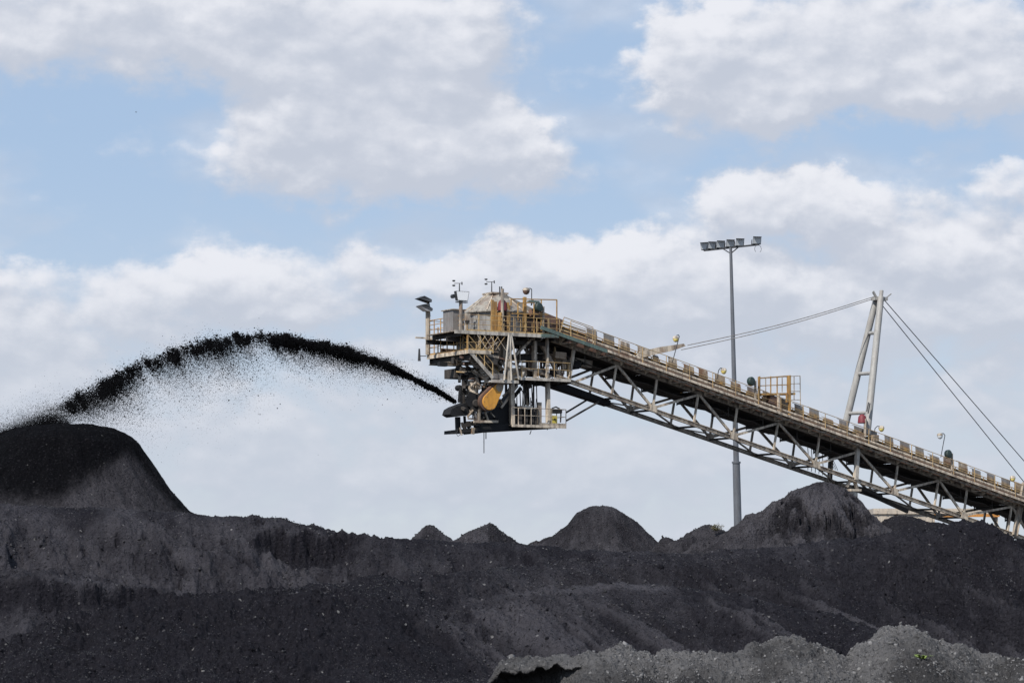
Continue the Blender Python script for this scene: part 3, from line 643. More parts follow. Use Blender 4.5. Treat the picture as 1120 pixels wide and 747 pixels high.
# belt hoods: one every 1.35 m
hx = P(641, 372, .35).x; i = 0; prevmt = None
skip = {4: .5, 11: .5}
while hx < XE-1:
    w = rng.uniform(.72,.92) if i not in skip else .5; y0, y1 = .26, WB-.26; dzs = rng.uniform(-.07, .06); hh = 1.86 + rng.uniform(-.05, .05)
    if i in (4, 9, 15, 22): hh -= .18
    g0 = MB(); a0, a1 = TC(hx, dzs), TC(hx+w, dzs)
    prof = [(y0, .40), (y0, .78)]; 
    hd = MB()
    arc = [(y0, 1.40), (y0+.02, hh-.08), (y0+.10, hh-.01), (y0+.30, hh+.03)]
    inner = [(y, z-.03) for y, z in reversed(arc)]
    o_ = [a0+Vector((0, y, z)) for y, z in arc+inner]
    hd.prism(o_, a1-a0)
    h = bd(hd, 'belt_hood', ['hood','hood','hoodlow','hood','grey'][int(rng.integers(5))])
    bd(MB().beam(a0+Vector((0, y1, 1.35)), a1+Vector((0, y1, 1.35)), .03, .5), 'far_panel', 'hood', h)
    sk = MB().prism([a0+Vector((0, y0+.01, .98)), a0+Vector((0, y0-.02, 1.56)), a1+Vector((0, y0-.02, 1.52)), a1+Vector((0, y0+.01, .98))], (0, .03, 0))
    for j in range(4): sk.beam(a0+Vector((0, y0-.012, 1.08+.13*j)), a1+Vector((0, y0-.012, 1.08+.13*j)), .02, .03)
    bd(sk, 'skirt_panel', 'hoodlow', h)
    if i in (3, 8, 14, 20): bd(MB().beam(a0+Vector((.4, y0-.03, 1.2)), a0+Vector((.62, y0-.03, 1.14)), .05, .22), 'hinge_plate', 'yellow', h)
    hx += 1.34 + rng.uniform(-.10,.10); i += 1
# near walkway
wy = -1.05; XW0 = P(597, 374, wy).x
def wk(z, y, x0=XW0, x1=XE): return TC(x0, z, y), TC(x1, z, y)
wl = bd(MB().beam(*wk(.42, wy/2-.05), 0.92, .04), 'walkway_grating', 'steel')
xg = P(664, 384, wy).x
bd(MB().beam(TC(XW0-.4, .30, wy), TC(xg, .30, wy), .07, .26).beam(TC(XW0-.4, .18, wy-.05), TC(xg, .18, wy-.05), .10, .03), 'edge_channel', 'green')
bd(MB().beam(TC(xg+.05, .33, wy), TC(XE, .33, wy), .07, .15), 'edge_channel', 'steel')
bd(MB().beam(TC(xg+.05, .12, wy+.3), TC(XE, .12, wy+.3), .08, .12), 'kick_plate', 'grey')
bd(MB().tube(TC(xg-1, .66, wy+.16), TC(XE, .66, wy+.16), .085, n=10), 'service_pipe', 'steel', smooth=True)
bd(MB().tube(TC(xg-1, .84, -.25), TC(XE, .84, -.25), .06, n=8), 'service_pipe', 'steel', smooth=True)
x_ = XW0+.6; i = 0
while x_ < XE:
    bd(MB().prism([TC(x_, .20, wy), TC(x_, .39, wy), TC(x_, .39, -.12), TC(x_, -.14, -.12)], Vector((.07,0,0))), 'outrigger', 'steel', wl)
    if i % 3 == 1: bd(MB().beam(TC(x_+.1, -.12, -.13), TC(x_+1.0, .20, wy+.1), .14, .05), 'outrigger_plate', 'steel', wl)
    x_ += 1.0; i += 1
# far walkway, coloured dark for its shaded underside
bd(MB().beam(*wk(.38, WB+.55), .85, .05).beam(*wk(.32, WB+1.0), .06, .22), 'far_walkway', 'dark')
# handrails along the boom
def handrail(pts, h=1.05, post=2.0, mat='rail', name='handrail', parent=st, r=.024, kick=True, mids=(.55,)):
    rl = MB()
    for f in (1.0,)+tuple(mids): rl.path([p+Vector((0,0,h*f)) for p in pts], r if f == 1 else r*.8, 6)
    if kick: 
        for a, b_ in zip(pts, pts[1:]): rl.beam(a+Vector((0,0,.07)), b_+Vector((0,0,.07)), .015, .12)
    o = bd(rl, name, mat, parent)
    for a, b_ in zip(pts, pts[1:]):
        n = max(1, round((b_-a).length/post))
        for k in range(n+(1 if b_ is pts[-1] or (b_-pts[-1]).length < 1e-6 else 0)):
            c = a+(b_-a)*(k/n); MB().tube(c-Vector((0,0,.14)), c+Vector((0,0,h)), r*1.15, n=6).build('post', M[mat], o)
    return o
handrail([TC(XW0+2.0, .44, wy), TC(XE, .44, wy)], kick=False)
bd(MB().beam(TC(XS, .55, .16), TC(XE, .55, .16), .02, .75), 'deck_sheet', 'maroon')
handrail([TC(XW0+1.5, .42, WB+1.0), TC(XE, .42, WB+1.0)], kick=False, post=2.4)
# taller rail at the top of the boom walkway
tp = MB(); a, b_ = P(617,347,wy), P(648.5,358,wy); c_, d_ = P(612,366,wy), P(648.5,378,wy)
tp.path([c_, a, b_, d_], .026, 6); tp.path([P(616,351,wy), P(648.5,363,wy)], .02, 6)
bd(tp, 'high_rail', 'rail')
for k in range(4):
    bd(MB().beam(P(613,353+k*3.6,wy+.1), P(641,362.5+k*3.6,wy+.1), .03, .09), 'guard_slat', 'yellow' if k % 2 else 'rail')

# --- support column, cradle and raking legs below the boom
xc = tops[3]-.25
col = bd(MB().tube((xc-.2, .25, -1), BC(xc-.2, -.9, .25), .42, n=18).tube((xc-.2, WB-.25, -1), BC(xc-.2, -.9, WB-.25), .42, n=18), 'support_column', 'white', smooth=True)
bd(MB().beam(BC(xc-.2, -.78, -.3), BC(xc-.2, -.78, WB+.3), .9, .16).beam(BC(xc-.75, -.7, .2), BC(xc-.4, -.1, .2), .2).beam(BC(xc+.35, -.7, .2), BC(xc, -.1, .2), .2), 'cradle', 'steel')
bd(MB().tube(BC(xc+.9, -.35, .4), BC(xc+2.6, -.5, .4), .16, n=10), 'luff_cylinder', 'dark')
bd(MB().beam(BC(xc+.5, -.3, 1.0), BC(xc+5.5, -.75, 1.0), .16, .3), 'hanger_beam', 'dark')
bd(MB().beam(BC(xc-.1, 0, -.12), TC(xc+.1, .3, -.12), .30, .26), 'main_post', 'white')
bd(MB().beam(BC(xc-.1, 0, WB+.1), TC(xc+.1, .3, WB+.1), .30, .26), 'main_post', 'dark')  # far post coloured dark for the shade there
bd(MB().ibeam(P(1110, 585, -.2), P(1121, 528, -.2), .25, .4), 'rear_leg', 'grey')
for yy in (.2, WB-.2):
    bd(MB().ibeam((XE-3.2, yy, 0), BC(XE-3.0, 0, yy), .3, .4), 'rear_leg', 'steel')
bd(MB().ext(XE-4.5, XE-1.8, -.6, WB+.6, -.3, .5), 'footing', 'concrete')
# small drooping cables near the mast
cb = MB()
for k in range(5):
    x0 = xc-2.6+k*.33; cb.path([TC(x0, -.3, WB-.6), TC(x0+.08, -1.2-.1*k, WB-.6), BC(x0+.02, .1, WB-.6)], .028, 5)
for k in range(4):
    x0 = xc+.55-1.9+k*.16; cb.path([TC(x0+.3, -.4, 1.5), TC(x0-.1, -1.0, 1.5), TC(x0+.35, -1.7, 1.5)], .02, 5)
bd(cb, 'hanging_cable', 'dark')

# --- mast and stay ropes
apn = P(964.5, 325, WB/2-.35); 
def mleg(yb, yt, xt, xb): return [Vector((xb, yb, TC(xb).z-.1)), Vector((xt, yt, apn.z))]
xb_n = P(946, 478, -.1).x; xb_f = P(929, 475, WB+.1).x; xt_n = P(963.5, 322, WB/2-.38).x; xt_f = P(958.5, 322, WB/2+.42).x
ln, lf = mleg(-.1, WB/2-.38, xt_n, xb_n), mleg(WB+.1, WB/2+.42, xt_f, xb_f)
def down(a, b_, dz): return a+(a-b_)*(dz/(b_.z-a.z))
ln[0] = down(P(949.5,462,-.1), ln[1], .9); lf[0] = down(P(926.5,457,WB+.1), lf[1], .9)
m1 = bd(MB().tube(ln[0], ln[1], .27, .24, n=14), 'mast_leg', 'mast', smooth=True)
m2 = bd(MB().tube(lf[0], lf[1], .27, .24, n=14), 'mast_leg', 'mast', smooth=True)
def onleg(l, py):
    a, b_ = l; best = None
    for t in np.linspace(0, 1, 400):
        q_ = a+(b_-a)*t; w = O+ux*q_.x+uy*q_.y+Vector((0,0,q_.z)); el_ = (w.z-CAMZ)/w.y
        s_ = abs(el_-(ray(950, py).z/ray(950, py).y)); best = min(best, (s_, t)) if best else (s_, t)
    return a+(b_-a)*best[1]
for pa, pb in ((364.5, 364), (409, 408), (452, 451)): bd(MB().tube(onleg(lf, pa), onleg(ln, pb), .14, n=10), 'mast_rung', 'mast', smooth=True)
at_ = (ln[1]+lf[1])/2
head_ = MB().beam(at_+Vector((-.45,0,-.1)), at_+Vector((.6,0,-.1)), .7, .25)
for dx, dy in ((-.55,-.2),(-.25,.25)): head_.beam(at_+Vector((dx+.25,dy,-.1)), at_+Vector((dx-.1,dy,.42)), .06, .14)
head_.tube(ln[1], ln[1]+(ln[1]-ln[0]).normalized()*.5, .15, n=10).beam(at_+Vector((.5,-.3,0)), at_+Vector((.95,-.3,.3)), .05, .08)
bd(head_, 'mast_head', 'mast')
for k, (yl_, pe) in enumerate(((.1, (758, 377.5)), (WB-.1, (752, 379)))):
    a = P(775 if not k else 770, 374.0 if not k else 375.2, yl_); e = at_+Vector((-.4, (yl_-WB/2)*.2, .08 if not k else -.12)); n = 24; pts = []
    a = P(752, 377.6, yl_) if not k else P(745, 382.6, yl_)
    for j in range(n+1):
        f = j/n; p_ = a+(e-a)*f; p_.z -= .25*math.sin(math.pi*f); pts.append(p_)
    bd(MB().path(pts, .032, 6), 'forestay_rope', 'wire')
    # tapering anchor strap
    ab, ac = P(696, 389.5, yl_), a
    if not k: bd(MB().prism([P(694,391,yl_), P(700,384.5,yl_), P(722,379.5,yl_), P(748,375.8,yl_), P(750,378.5,yl_), P(736,383.5,yl_), P(705,390.5,yl_)], (0,.07,0)), 'anchor_strap', 'steel')
    else: bd(MB().prism([P(690,391,yl_), P(700,384,yl_), P(743,377,yl_), P(743,379.5,yl_), P(700,390,yl_)], (0,.07,0)), 'anchor_strap', 'steel')
for k, (yl_, p2) in enumerate(((0, (1120, 527)), (WB, (1120, 504)))):
    s_ = at_+Vector((.3 if not k else .45, 0, -.55 if not k else -.1)); e2 = P(p2[0], p2[1], yl_); d_ = (e2-s_); e3 = s_+d_*1.28
    bd(MB().tube(s_, e3, .032, n=6), 'backstay_rope', 'lampgrey')
    bd(MB().beam(TC(e3.x-.3, 0, yl_), e3+Vector((0,0,.1)), .2, .2), 'stay_anchor', 'steel')

# --- things standing along the boom
def round_reel(px, py, pyb, yl, mat='dgreen', r=.33, post='grey', pxb=None):
    c = P(px, py, yl); ps = P(pxb or px+4, py, yl); pb = P(pxb or px+4, pyb, yl)
    h = bd(MB().lathe(c+Vector((-.12,.2,0)), (.25,-1,.1), [(0,r*.55),(.05,r*.9),(.12,r),(.30,r),(.36,r*.85),(.40,r*.2)], 20), 'belt_switch_horn', mat, smooth=True)
    bd(MB().tube(Vector((ps.x, yl+.1, pb.z)), Vector((ps.x, yl+.1, c.z+.1)), .09, n=8), 'post', post, h)
round_reel(590, 336.5, 364, -1.0, pxb=595)
round_reel(822.5, 417.5, 448, -.6, pxb=827)
round_reel(1038, 497, 525, -.6, mat='dgreen', pxb=1042)
def goose(pts, lamp, yl, facing, mat='amber', r=.22):
    pp = [P(a, b_, yl) for a, b_ in pts]
    g_ = bd(MB().path(pp, .03, 6), 'lamp_pole', 'lampgrey')
    c = P(lamp[0], lamp[1], yl)
    bd(MB().lathe(c+Vector((0,0,r*.9)), (0,0,-1), [(0,r*.3),(.04,r*.8),(.15,r),(.20,r*1.02)], 14), 'lamp_shade', 'steel' if mat == 'amber' else 'grey', g_, smooth=True)
    bd(MB().lathe(c+Vector((0,0,r*.1)), (0,-.15,-1), [(0,r*.92),(.1,r*.9),(.22,r*.6),(.27,r*.15)], 14), 'lamp_globe', mat, g_, smooth=True)
goose([(735.5,396),(743,368),(742,366.3),(740,367)], (739,370.5), -.9, 0)
goose([(784,415.5),(786,405),(788,402.5),(791,403)], (791.5,405.5), -.9, 0)
goose([(956.5,473),(957,468.5),(959.5,466),(963,466.3)], (964,468.5), -.9, 0)
goose([(1029,500),(1033.5,476),(1032,474),(1029,474)], (1028,476.5), -.9, 0, mat='lens')
goose([(1104,530),(1105.5,521),(1108,520.5)], (1107.5,523), -.9, 0)
goose([(581.5,333),(581.5,316.5),(580,315.5),(576,315.5)], (575.5,318.5), -.6, 0, mat='maroon', r=.26)
# red bell-shaped sounders on posts
def bell(px, py, yl, hgt, wid, post_pts, rods=()):
    c = P(px, py, yl)
    b_ = bd(MB().lathe(c+Vector((0,0,hgt/2)), (0,0,-1), [(0,wid*.30),(hgt*.12,wid*.62),(hgt*.3,wid*.85),(hgt*.95,wid),(hgt,wid*.9)], 16), 'red_sounder', 'red', smooth=True)
    pp = [P(a, q_, yl-.25) for a, q_ in post_pts]; bd(MB().path(pp, .11, 8), 'post', 'grey', b_)
    for a, q_ in rods: bd(MB().tube(P(*a, yl-.2), P(*q_, yl-.2), .045, n=6), 'rod', 'lampgrey', b_)
bell(549.5, 334, -.6, .78, .34, [(549.5,352),(549.5,331),(549.5,316)], [((546.5,313.5),(546.8,324)), ((548.6,313.5),(549,326))])
bell(943, 458, -.3, .66, .34, [(946,478),(946.5,458)], [((950,440),(948,450)), ((951.5,441),(949.5,452))])
for px_, py_ in ((957,479),(941,477)): bd(MB().box(P(px_,py_,-.7), (.5,.3,.45)), 'junction_box', 'hoodlow')

# --- raised yellow platform beside the boom
yp = .2
pl = bd(MB().beam(P(829,431.5,yp), P(866,431,yp), .9, .14), 'service_platform', 'yellow')
for a, b_ in (((830,413.5),(865,410.8)), ((831,422),(865,420.5))): bd(MB().beam(P(*a,yp-.4), P(*b_,yp-.4), .06, .06), 'platform_rail', 'yellow', pl)
for px_ in (831,843,850,861.5): bd(MB().beam(P(px_,431,yp-.4), P(px_,411.5,yp-.4), .10 if px_ > 860 else .07), 'platform_post', 'yellow', pl)
for px_ in (837.5,855.5): bd(MB().beam(P(px_,429,yp+.9), P(px_,413,yp+.9), .05), 'platform_post', 'grey', pl)
bd(MB().beam(P(831,414,yp+.9), P(862,412,yp+.9), .05).beam(P(831,422,yp+.9), P(862,421,yp+.9), .04), 'platform_rail', 'grey', pl)
for px_, p0, p1 in ((830,412,442),(851.5,431,452),(863.5,411,457),(861,431,440)): bd(MB().beam(P(px_,p0,yp-.5), P(px_,p1,yp-.5), .16 if px_ > 851 else .12), 'platform_leg', 'yellow' if px_ != 851.5 else 'steel', pl)
ld = MB(); 
for a, b_ in (((868.5,411.5),(868.5,437)), ((875,411),(875.5,444)), ((862,411.8),(875,411)), ((864,420),(875,419.5)), ((864,428),(875,428)), ((865,437.3),(875.5,437.3))): ld.beam(P(*a,yp+1.2), P(*b_,yp+1.2), .05)
bd(ld, 'ladder_cage', 'grey', pl)
bd(MB().beam(P(840,436,.1), P(851,440,.1), .5, .6), 'gearbox', 'maroon')

# ================================================================== head of the boom
yn = -1.0
YB = 4.6
# upper deck
zu = P(550, 364, yn).z
xa_, xb_ = P(497, 362, yn).x, P(606, 365, yn).x
ud = bd(MB().ext(xa_, xb_, yn, 3.0, zu-.06, zu), 'upper_deck', 'grey')
bd(MB().ext(xa_, xb_, yn-.06, yn, zu-.2, zu+.03), 'deck_edge', 'white', ud)
bd(MB().ext(P(592,0+364,yn-.08).x, xb_+.3, yn-.12, yn-.06, zu-.16, zu+.06), 'deck_edge', 'green', ud)
for k in range(9):
    x_ = xa_+.5+k*1.05; bd(MB().ibeam((x_, yn, zu-.22), (x_, 3.0, zu-.22), .12, .28), 'deck_joist', 'dark', ud)
bd(MB().ibeam((xa_, .1, zu-.5), (xb_, .1, zu-.5), .2, .3), 'deck_girder', 'dark', ud)
bd(MB().ibeam((xa_, WB, zu-.5), (xb_, WB, zu-.5), .2, .3), 'deck_girder', 'dark', ud)
# railing round the upper deck, extending left over the end platform
xl = P(511, 362, yn).x
handrail([Vector((xl, yn, zu)), Vector((P(612,362,yn).x, yn, zu))], h=1.12, post=.95, mids=(.72,.42), kick=True, parent=ud, mat='rail')
bd(MB().ext(xl, xa_, yn, yn+1.2, zu-.05, zu-.02).ext(xl, xl+.08, yn, YB, zu-.12, zu-.02).ext(xl, xa_, YB-.1, YB, zu-.12, zu-.02), 'end_grating', 'steel', ud)
handrail([Vector((xl, yn, zu)), Vector((xl, YB, zu))], h=1.12, post=1.0, mids=(.72,.42), kick=False, parent=ud, mat='yellow', r=.032)
handrail([Vector((xl, YB, zu)), Vector((P(560,340,YB).x, YB, zu))], h=1.12, post=1.3, mids=(.5,), kick=False, parent=ud)
# left end platform, one level down
z1 = P(512, 383, yn).z; x1a = P(511, 383, yn).x; xi = P(545, 383, yn).x
ep = bd(MB().ext(x1a, xi, yn, YB, z1-.06, z1), 'end_platform', 'grey')
bd(MB().ext(x1a-.07, x1a, yn, YB, z1-.24, z1+.02).ext(x1a, xi-.6, yn-.07, yn, z1-.22, z1+.02), 'deck_edge', 'steel', ep)
bd(MB().prism([Vector((x1a+.1, yn+.1, z1-.08)), Vector((xi, yn+.1, z1-.08)), Vector((xi, yn+.1, z1-.9)), Vector((x1a+1.3, yn+.1, z1-.75))], (0, .1, 0)).ibeam((x1a+.1, YB-.1, z1-.4), (xi, YB-.1, z1-.4), .3, .5).ibeam((x1a+.25, yn, z1-.42), (x1a+.25, YB, z1-.42), .3, .45), 'under_beam', 'dark', ep)
handrail([Vector((x1a, yn, z1)), Vector((x1a, YB, z1))], h=1.1, post=.9, mids=(.5,), kick=True, parent=ep, mat='yellow', r=.032)
handrail([Vector((x1a, yn, z1)), Vector((xi-.4, yn, z1))], h=1.1, post=1.1, mids=(.5,), kick=True, parent=ep)
handrail([Vector((x1a, YB, z1)), Vector((xi, YB, z1))], h=1.1, post=1.4, mids=(.5,), kick=False, parent=ep)
for yy in (.6, 2.0, 3.3, YB-.1): bd(MB().beam((x1a+.1, yy, z1), (x1a+.1, yy, zu+.6), .06), 'corner_post', 'yellow' if yy > 3 else 'rail', ep)
bd(MB().tube((x1a-.5, YB+.3, z1-.35), (x1a-.5, YB+.3, z1+.5), .11, .06, n=8).beam((x1a-.5, YB+.3, z1), (x1a, YB+.2, z1), .05), 'beacon', 'lampgrey', ep)
bd(MB().ext(x1a+.5, x1a+2.6, 3.6, 3.7, z1+.1, z1+.45), 'kick_board', 'maroon', ep)
# light panels seen between the decks
bd(MB().ext(x1a+.9, xi+.4, .0, .06, z1, zu-.25), 'side_sheet', 'hoodlow')
bd(MB().ext(x1a+1.75, x1a+2.05, yn+.2, yn+.5, z1-.1, zu), 'stub_post', 'maroon')
for k in range(4): bd(MB().beam((x1a+.7+.5*k, yn, z1+.1), (x1a+1.5+.5*k, yn, zu-.15), .035), 'lattice_bar', 'rail', ep)
for k in range(4): bd(MB().beam((x1a+1.5+.5*k, yn-.02, z1+.1), (x1a+.7+.5*k, yn-.02, zu-.15), .035), 'lattice_bar', 'steel', ep)
# drum hopper house with a faceted conical roof
yc = 1.5; cx = P(541, 350, yc).x+.1; RH = 2.35; ze = P(541, 338.5, yn).z; zt2 = P(541, 321, yc).z
hb = MB(); n = 10
ang = [2*math.pi*(i+.25)/n for i in range(n)]
hb.lathe((cx, yc, zu), (0,0,1), [(0,RH-.28),(ze-zu,RH-.28)], 28)
hop = bd(hb, 'drum_body', 'drum', smooth=True)
rf = MB(); ring0 = [Vector((cx+RH*math.cos(a), yc+RH*math.sin(a), ze)) for a in ang]; ring1 = [Vector((cx+.55*math.cos(a), yc+.55*math.sin(a), zt2)) for a in ang]
rf.add(ring0+ring1+[v-Vector((0,0,.07)) for v in ring0], [(i,(i+1)%n,n+(i+1)%n,n+i) for i in range(n)]+[tuple(range(n,2*n))]+[(i,(i+1)%n,2*n+(i+1)%n,2*n+i) for i in range(n)]+[tuple(range(2*n,3*n))])
roof = bd(rf, 'conical_roof', 'roof', hop)
for i in range(n): bd(MB().beam(ring0[i]+Vector((0,0,.03)), ring1[i]+Vector((0,0,.03)), .06, .05), 'roof_rib', 'steel', roof)
bd(MB().ext(cx-.7, cx+.6, yc-.7, yc+.7, zt2-.10, zt2+.02), 'roof_cap', 'grey', roof)
for i in range(0, 28, 4): 
    a = 2*math.pi*i/28; bd(MB().beam((cx+(RH-.26)*math.cos(a), yc+(RH-.26)*math.sin(a), zu), (cx+(RH-.26)*math.cos(a), yc+(RH-.26)*math.sin(a), ze), .08), 'drum_stiffener', 'steel', hop)
# lean-to sheet over the belt entry, right of the drum
bd(MB().prism([P(551,321.5,.5), P(590,341,.5), P(590,362,.5), P(551,362,.5)], (0,2.2,0)), 'entry_housing', 'roof')
bd(MB().beam(P(553,341,.1), P(580,361,.1), .12, .30), 'chute_plate', 'steel')
bd(MB().beam(P(580,342,.2), P(612,355,.2), .9, .55), 'entry_skirt', 'maroon')
bd(MB().beam(P(556,355,.3), P(606,360,.3), 1.0, .75), 'skirt_board', 'maroon')
# grey cabinet left of the drum with rusted front
cb_ = bd(MB().ext(P(495.5,350,.2).x, P(508,350,.2).x, .2, 1.6, zu, P(500,339,.2).z), 'cabinet', 'hood')
bd(MB().ext(P(494,350,.2).x, P(509,350,.2).x, .1, 1.7, P(500,339,.2).z, P(500,338,.2).z), 'cabinet_lid', 'grey', cb_)
bd(MB().box(P(511,347,yn+.05), (.35,.25,.5)), 'junction_box', 'steel'); bd(MB().box(P(511,352,yn+.02), (.25,.2,.2)), 'junction_box', 'dark')
# yellow standing frames
for px_, top_, w_, y_ in ((538.5,328,.16,-.4),(541.5,330,.2,-.4),(555,331,.16,-.7),(557,334,.1,-.7),(573.8,325,.2,-.6),(592.5,341,.15,-.8)):
    bd(MB().beam(P(px_,362,y_), P(px_,top_,y_), w_), 'frame_post', 'yellow')
bd(MB().beam(P(545.5,362,-.6), P(545.5,342,-.6), .75, .06), 'guard_sheet', 'yellow'); bd(MB().beam(P(553,362,-.62), P(553,340,-.62), .3, .05), 'guard_sheet', 'maroon')
gt = MB()
for a, b_ in (((559,327),(609,328)), ((609,328),(609,368)), ((559,327),(559,334)), ((566.5,331.5),(566.5,350)), ((566.5,331.5),(584,331)), ((584,331),(584,364)), ((560,343),(600,344)), ((592,327.5),(592,340))): gt.beam(P(*a,-.95), P(*b_,-.95), .07)
bd(gt, 'gate_frame', 'yellow')
for k in range(9):
    px_ = 551+k*6.2; bd(MB().tube(P(px_,362,yn+.02), P(px_,351+rng.uniform(-3,3),yn+.02), .025, n=5), 'short_rail', 'rail')
bd(MB().box(P(583.5,330,-.8), (.75,.4,.12)).tube(P(581,334,-.8), P(583,328,-.8), .05, n=6), 'flat_lamp', 'green')
# anemometers and floodlights
def anemo(px, pt, pb, yl):
    a = bd(MB().tube(P(px,pb,yl), P(px,pt,yl), .045, .03, n=6), 'wind_gauge', 'lampgrey')
    bd(MB().tube(P(px-6,pt-.3,yl), P(px+3,pt-.3,yl), .02, n=5), 'crossarm', 'lampgrey', a)
    for s_ in (-.16, .16): 
        c = P(px-6.2, pt-.3, yl); bd(MB().lathe(c+Vector((0,0,s_-.05)), (0,0,1), [(0,.02),(.03,.10),(.1,.11),(.12,.02)], 10), 'cup', 'lampgrey', a)
    bd(MB().prism([P(px+2.6,pt-2,yl), P(px+3.4,pt-1.6,yl), P(px+3.4,pt+1.4,yl), P(px+2.6,pt+1.2,yl)], (0,.05,0)), 'wind_vane', 'lampgrey', a)
anemo(502.5, 310.3, 320, -.2); anemo(537.8, 308.7, 320.5, 1.2)
fl = bd(MB().tube(P(504,362,yn+.1), P(504,329,yn+.1), .13, n=8), 'lamp_post', 'grey')
c = P(505, 324.3, yn+.05)
fh = bd(MB().prism([c+Vector((-.50,-.12,.34)), c+Vector((.52,-.12,.34)), c+Vector((.40,-.12,-.30)), c+Vector((-.38,-.12,-.30))], (0,.30,0)).ext(c.x-.38, c.x+.42, c.y-.1, c.y+.2, c.z-.42, c.z-.36), 'floodlight', 'lampgrey', fl)
bd(MB().prism([c+Vector((-.46,-.135,.31)), c+Vector((.48,-.135,.31)), c+Vector((.37,-.135,-.27)), c+Vector((-.35,-.135,-.27))], (0,.012,0)), 'lens', 'reflector', fh)
bd(MB().tube(c+Vector((-.55,.1,.0)), c+Vector((-.55,.35,.0)), .14, n=10), 'control_gear', 'lampgrey', fh)
ps = bd(MB().tube(P(468,388,YB-.2), P(468,341,YB-.2), .17, n=8).tube(P(468,342,YB-.2), P(467,327,YB-.2), .05, n=6), 'lamp_post', 'grey')
def flatlamp(px, py, tilt, lens):
    c = P(px, py, YB-.3); r3 = Matrix.Rotation(R(tilt), 3, 'Y')
    def q(x, y, z): return c + r3 @ Vector((x, y, z))
    h = bd(MB().add([q(-.62,-.35,.0), q(-.62,.35,.0), q(.35,-.42,-.10), q(.35,.42,-.10), q(-.2,-.3,.25), q(-.2,.3,.25), q(.45,-.2,.12), q(.45,.2,.12)],
        [(0,1,3,2),(0,2,6,4),(1,5,7,3),(4,6,7,5),(0,4,5,1),(2,3,7,6)]), 'floodlight', 'lampgrey', ps)
    if lens: bd(MB().add([q(-.6,-.33,-.02), q(-.6,.33,-.02), q(.33,.4,-.12), q(.33,-.4,-.12), q(0,-.3,-.2), q(0,.3,-.2)], [(0,1,5,4),(4,5,2,3),(0,4,3),(1,2,5)]), 'lens', 'reflector', h)
    bd(MB().beam(q(.3,0,.0), q(.45,0,-.45), .08), 'bracket', 'lampgrey', h)
flatlamp(464.5, 328.5, 8, False); flatlamp(465.5, 337.5, 14, True)

# middle tower: columns and braces
for (a, b_, w_, mt, yl) in (((585,368),(585,413),.26,'steel',0), ((598.5,368),(598.5,412),.20,'steel',-.4), ((556.5,364),(556.5,416),.22,'white',-.5), ((550.5,366),(551,396),.22,'grey',0), ((598.8,412),(599.5,462),.30,'steel',0), ((559.5,412),(560,466),.34,'steel',0), ((553.5,400),(553.5,464),.16,'dark',WB),
                            ((588,370),(612,411),.26,'grey',.4), ((562,390),(582,370),.20,'steel',.1), ((627.5,383),(622.5,415),.22,'steel',-.1), ((592,375),(600,400),.16,'dark',WB), ((570,368),(566,398),.2,'dark',WB), ((620,388),(602,410),.2,'dark',WB), ((545,372),(545,400),.2,'dark',WB), ((604,370),(606,398),.2,'dark',WB), ((576,366),(577,412),.2,'dark',WB)):
    bd(MB().beam(P(*a,yl), P(*b_,yl), w_, w_*.8), 'tower_brace' if abs(a[0]-b_[0]) > 6 else 'tower_column', mt)
for a, b_ in (((557,364),(551.5,416)), ((558,364),(559.5,416)), ((559,365),(567.5,415))): bd(MB().tube(P(*a,yn-.1), P(*b_,yn-.1), .07, n=8), 'tripod_rod', 'white')
bd(MB().beam(P(566,400,.1), P(603,412,.1), .14, .14), 'tower_brace', 'grey')
# mid deck with yellow rail
zm = P(600, 414, -.6).z; xm0, xm1 = P(568,414,-.6).x, P(624,414,-.6).x
md = bd(MB().ext(xm0, xm1, -.6, WB+.2, zm-.05, zm), 'middle_deck', 'grey')
bd(MB().ext(xm0, xm1, -.66, -.6, zm-.18, zm+.02), 'deck_edge', 'white', md)
for k in range(5): bd(MB().ext(xm0+.3+k*.95, xm0+.4+k*.95, -.5, WB, zm-.3, zm-.06), 'deck_joist', 'dark', md)
handrail([Vector((P(553,414,-.6).x, -.6, zm)), Vector((xm1, -.6, zm))], h=1.12, post=1.25, mids=(.55,), kick=False, parent=md)
handrail([Vector((xm1, -.6, zm)), Vector((xm1, WB, zm))], h=1.12, post=1.2, mids=(.55,), kick=False, parent=md)
handrail([Vector((xm0, WB+.1, zm)), Vector((xm1, WB+.1, zm))], h=1.12, post=1.6, mids=(.55,), kick=False, parent=md)
ld_ = bd(MB().ext(P(537,417,yn).x, P(567,417,yn).x, yn, 1.0, P(550,418.5,yn).z, P(550,417,yn).z).ext(P(537,417,yn).x, P(567,417,yn).x, yn-.05, yn, P(550,418.8,yn).z, P(550,415.5,yn).z), 'landing', 'white')
bd(MB().ext(P(538,413,yn+.3).x, P(551,413,yn+.3).x, yn+.3, yn+.4, P(545,414,yn).z, P(545,408,yn).z), 'mesh_panel', 'hood')
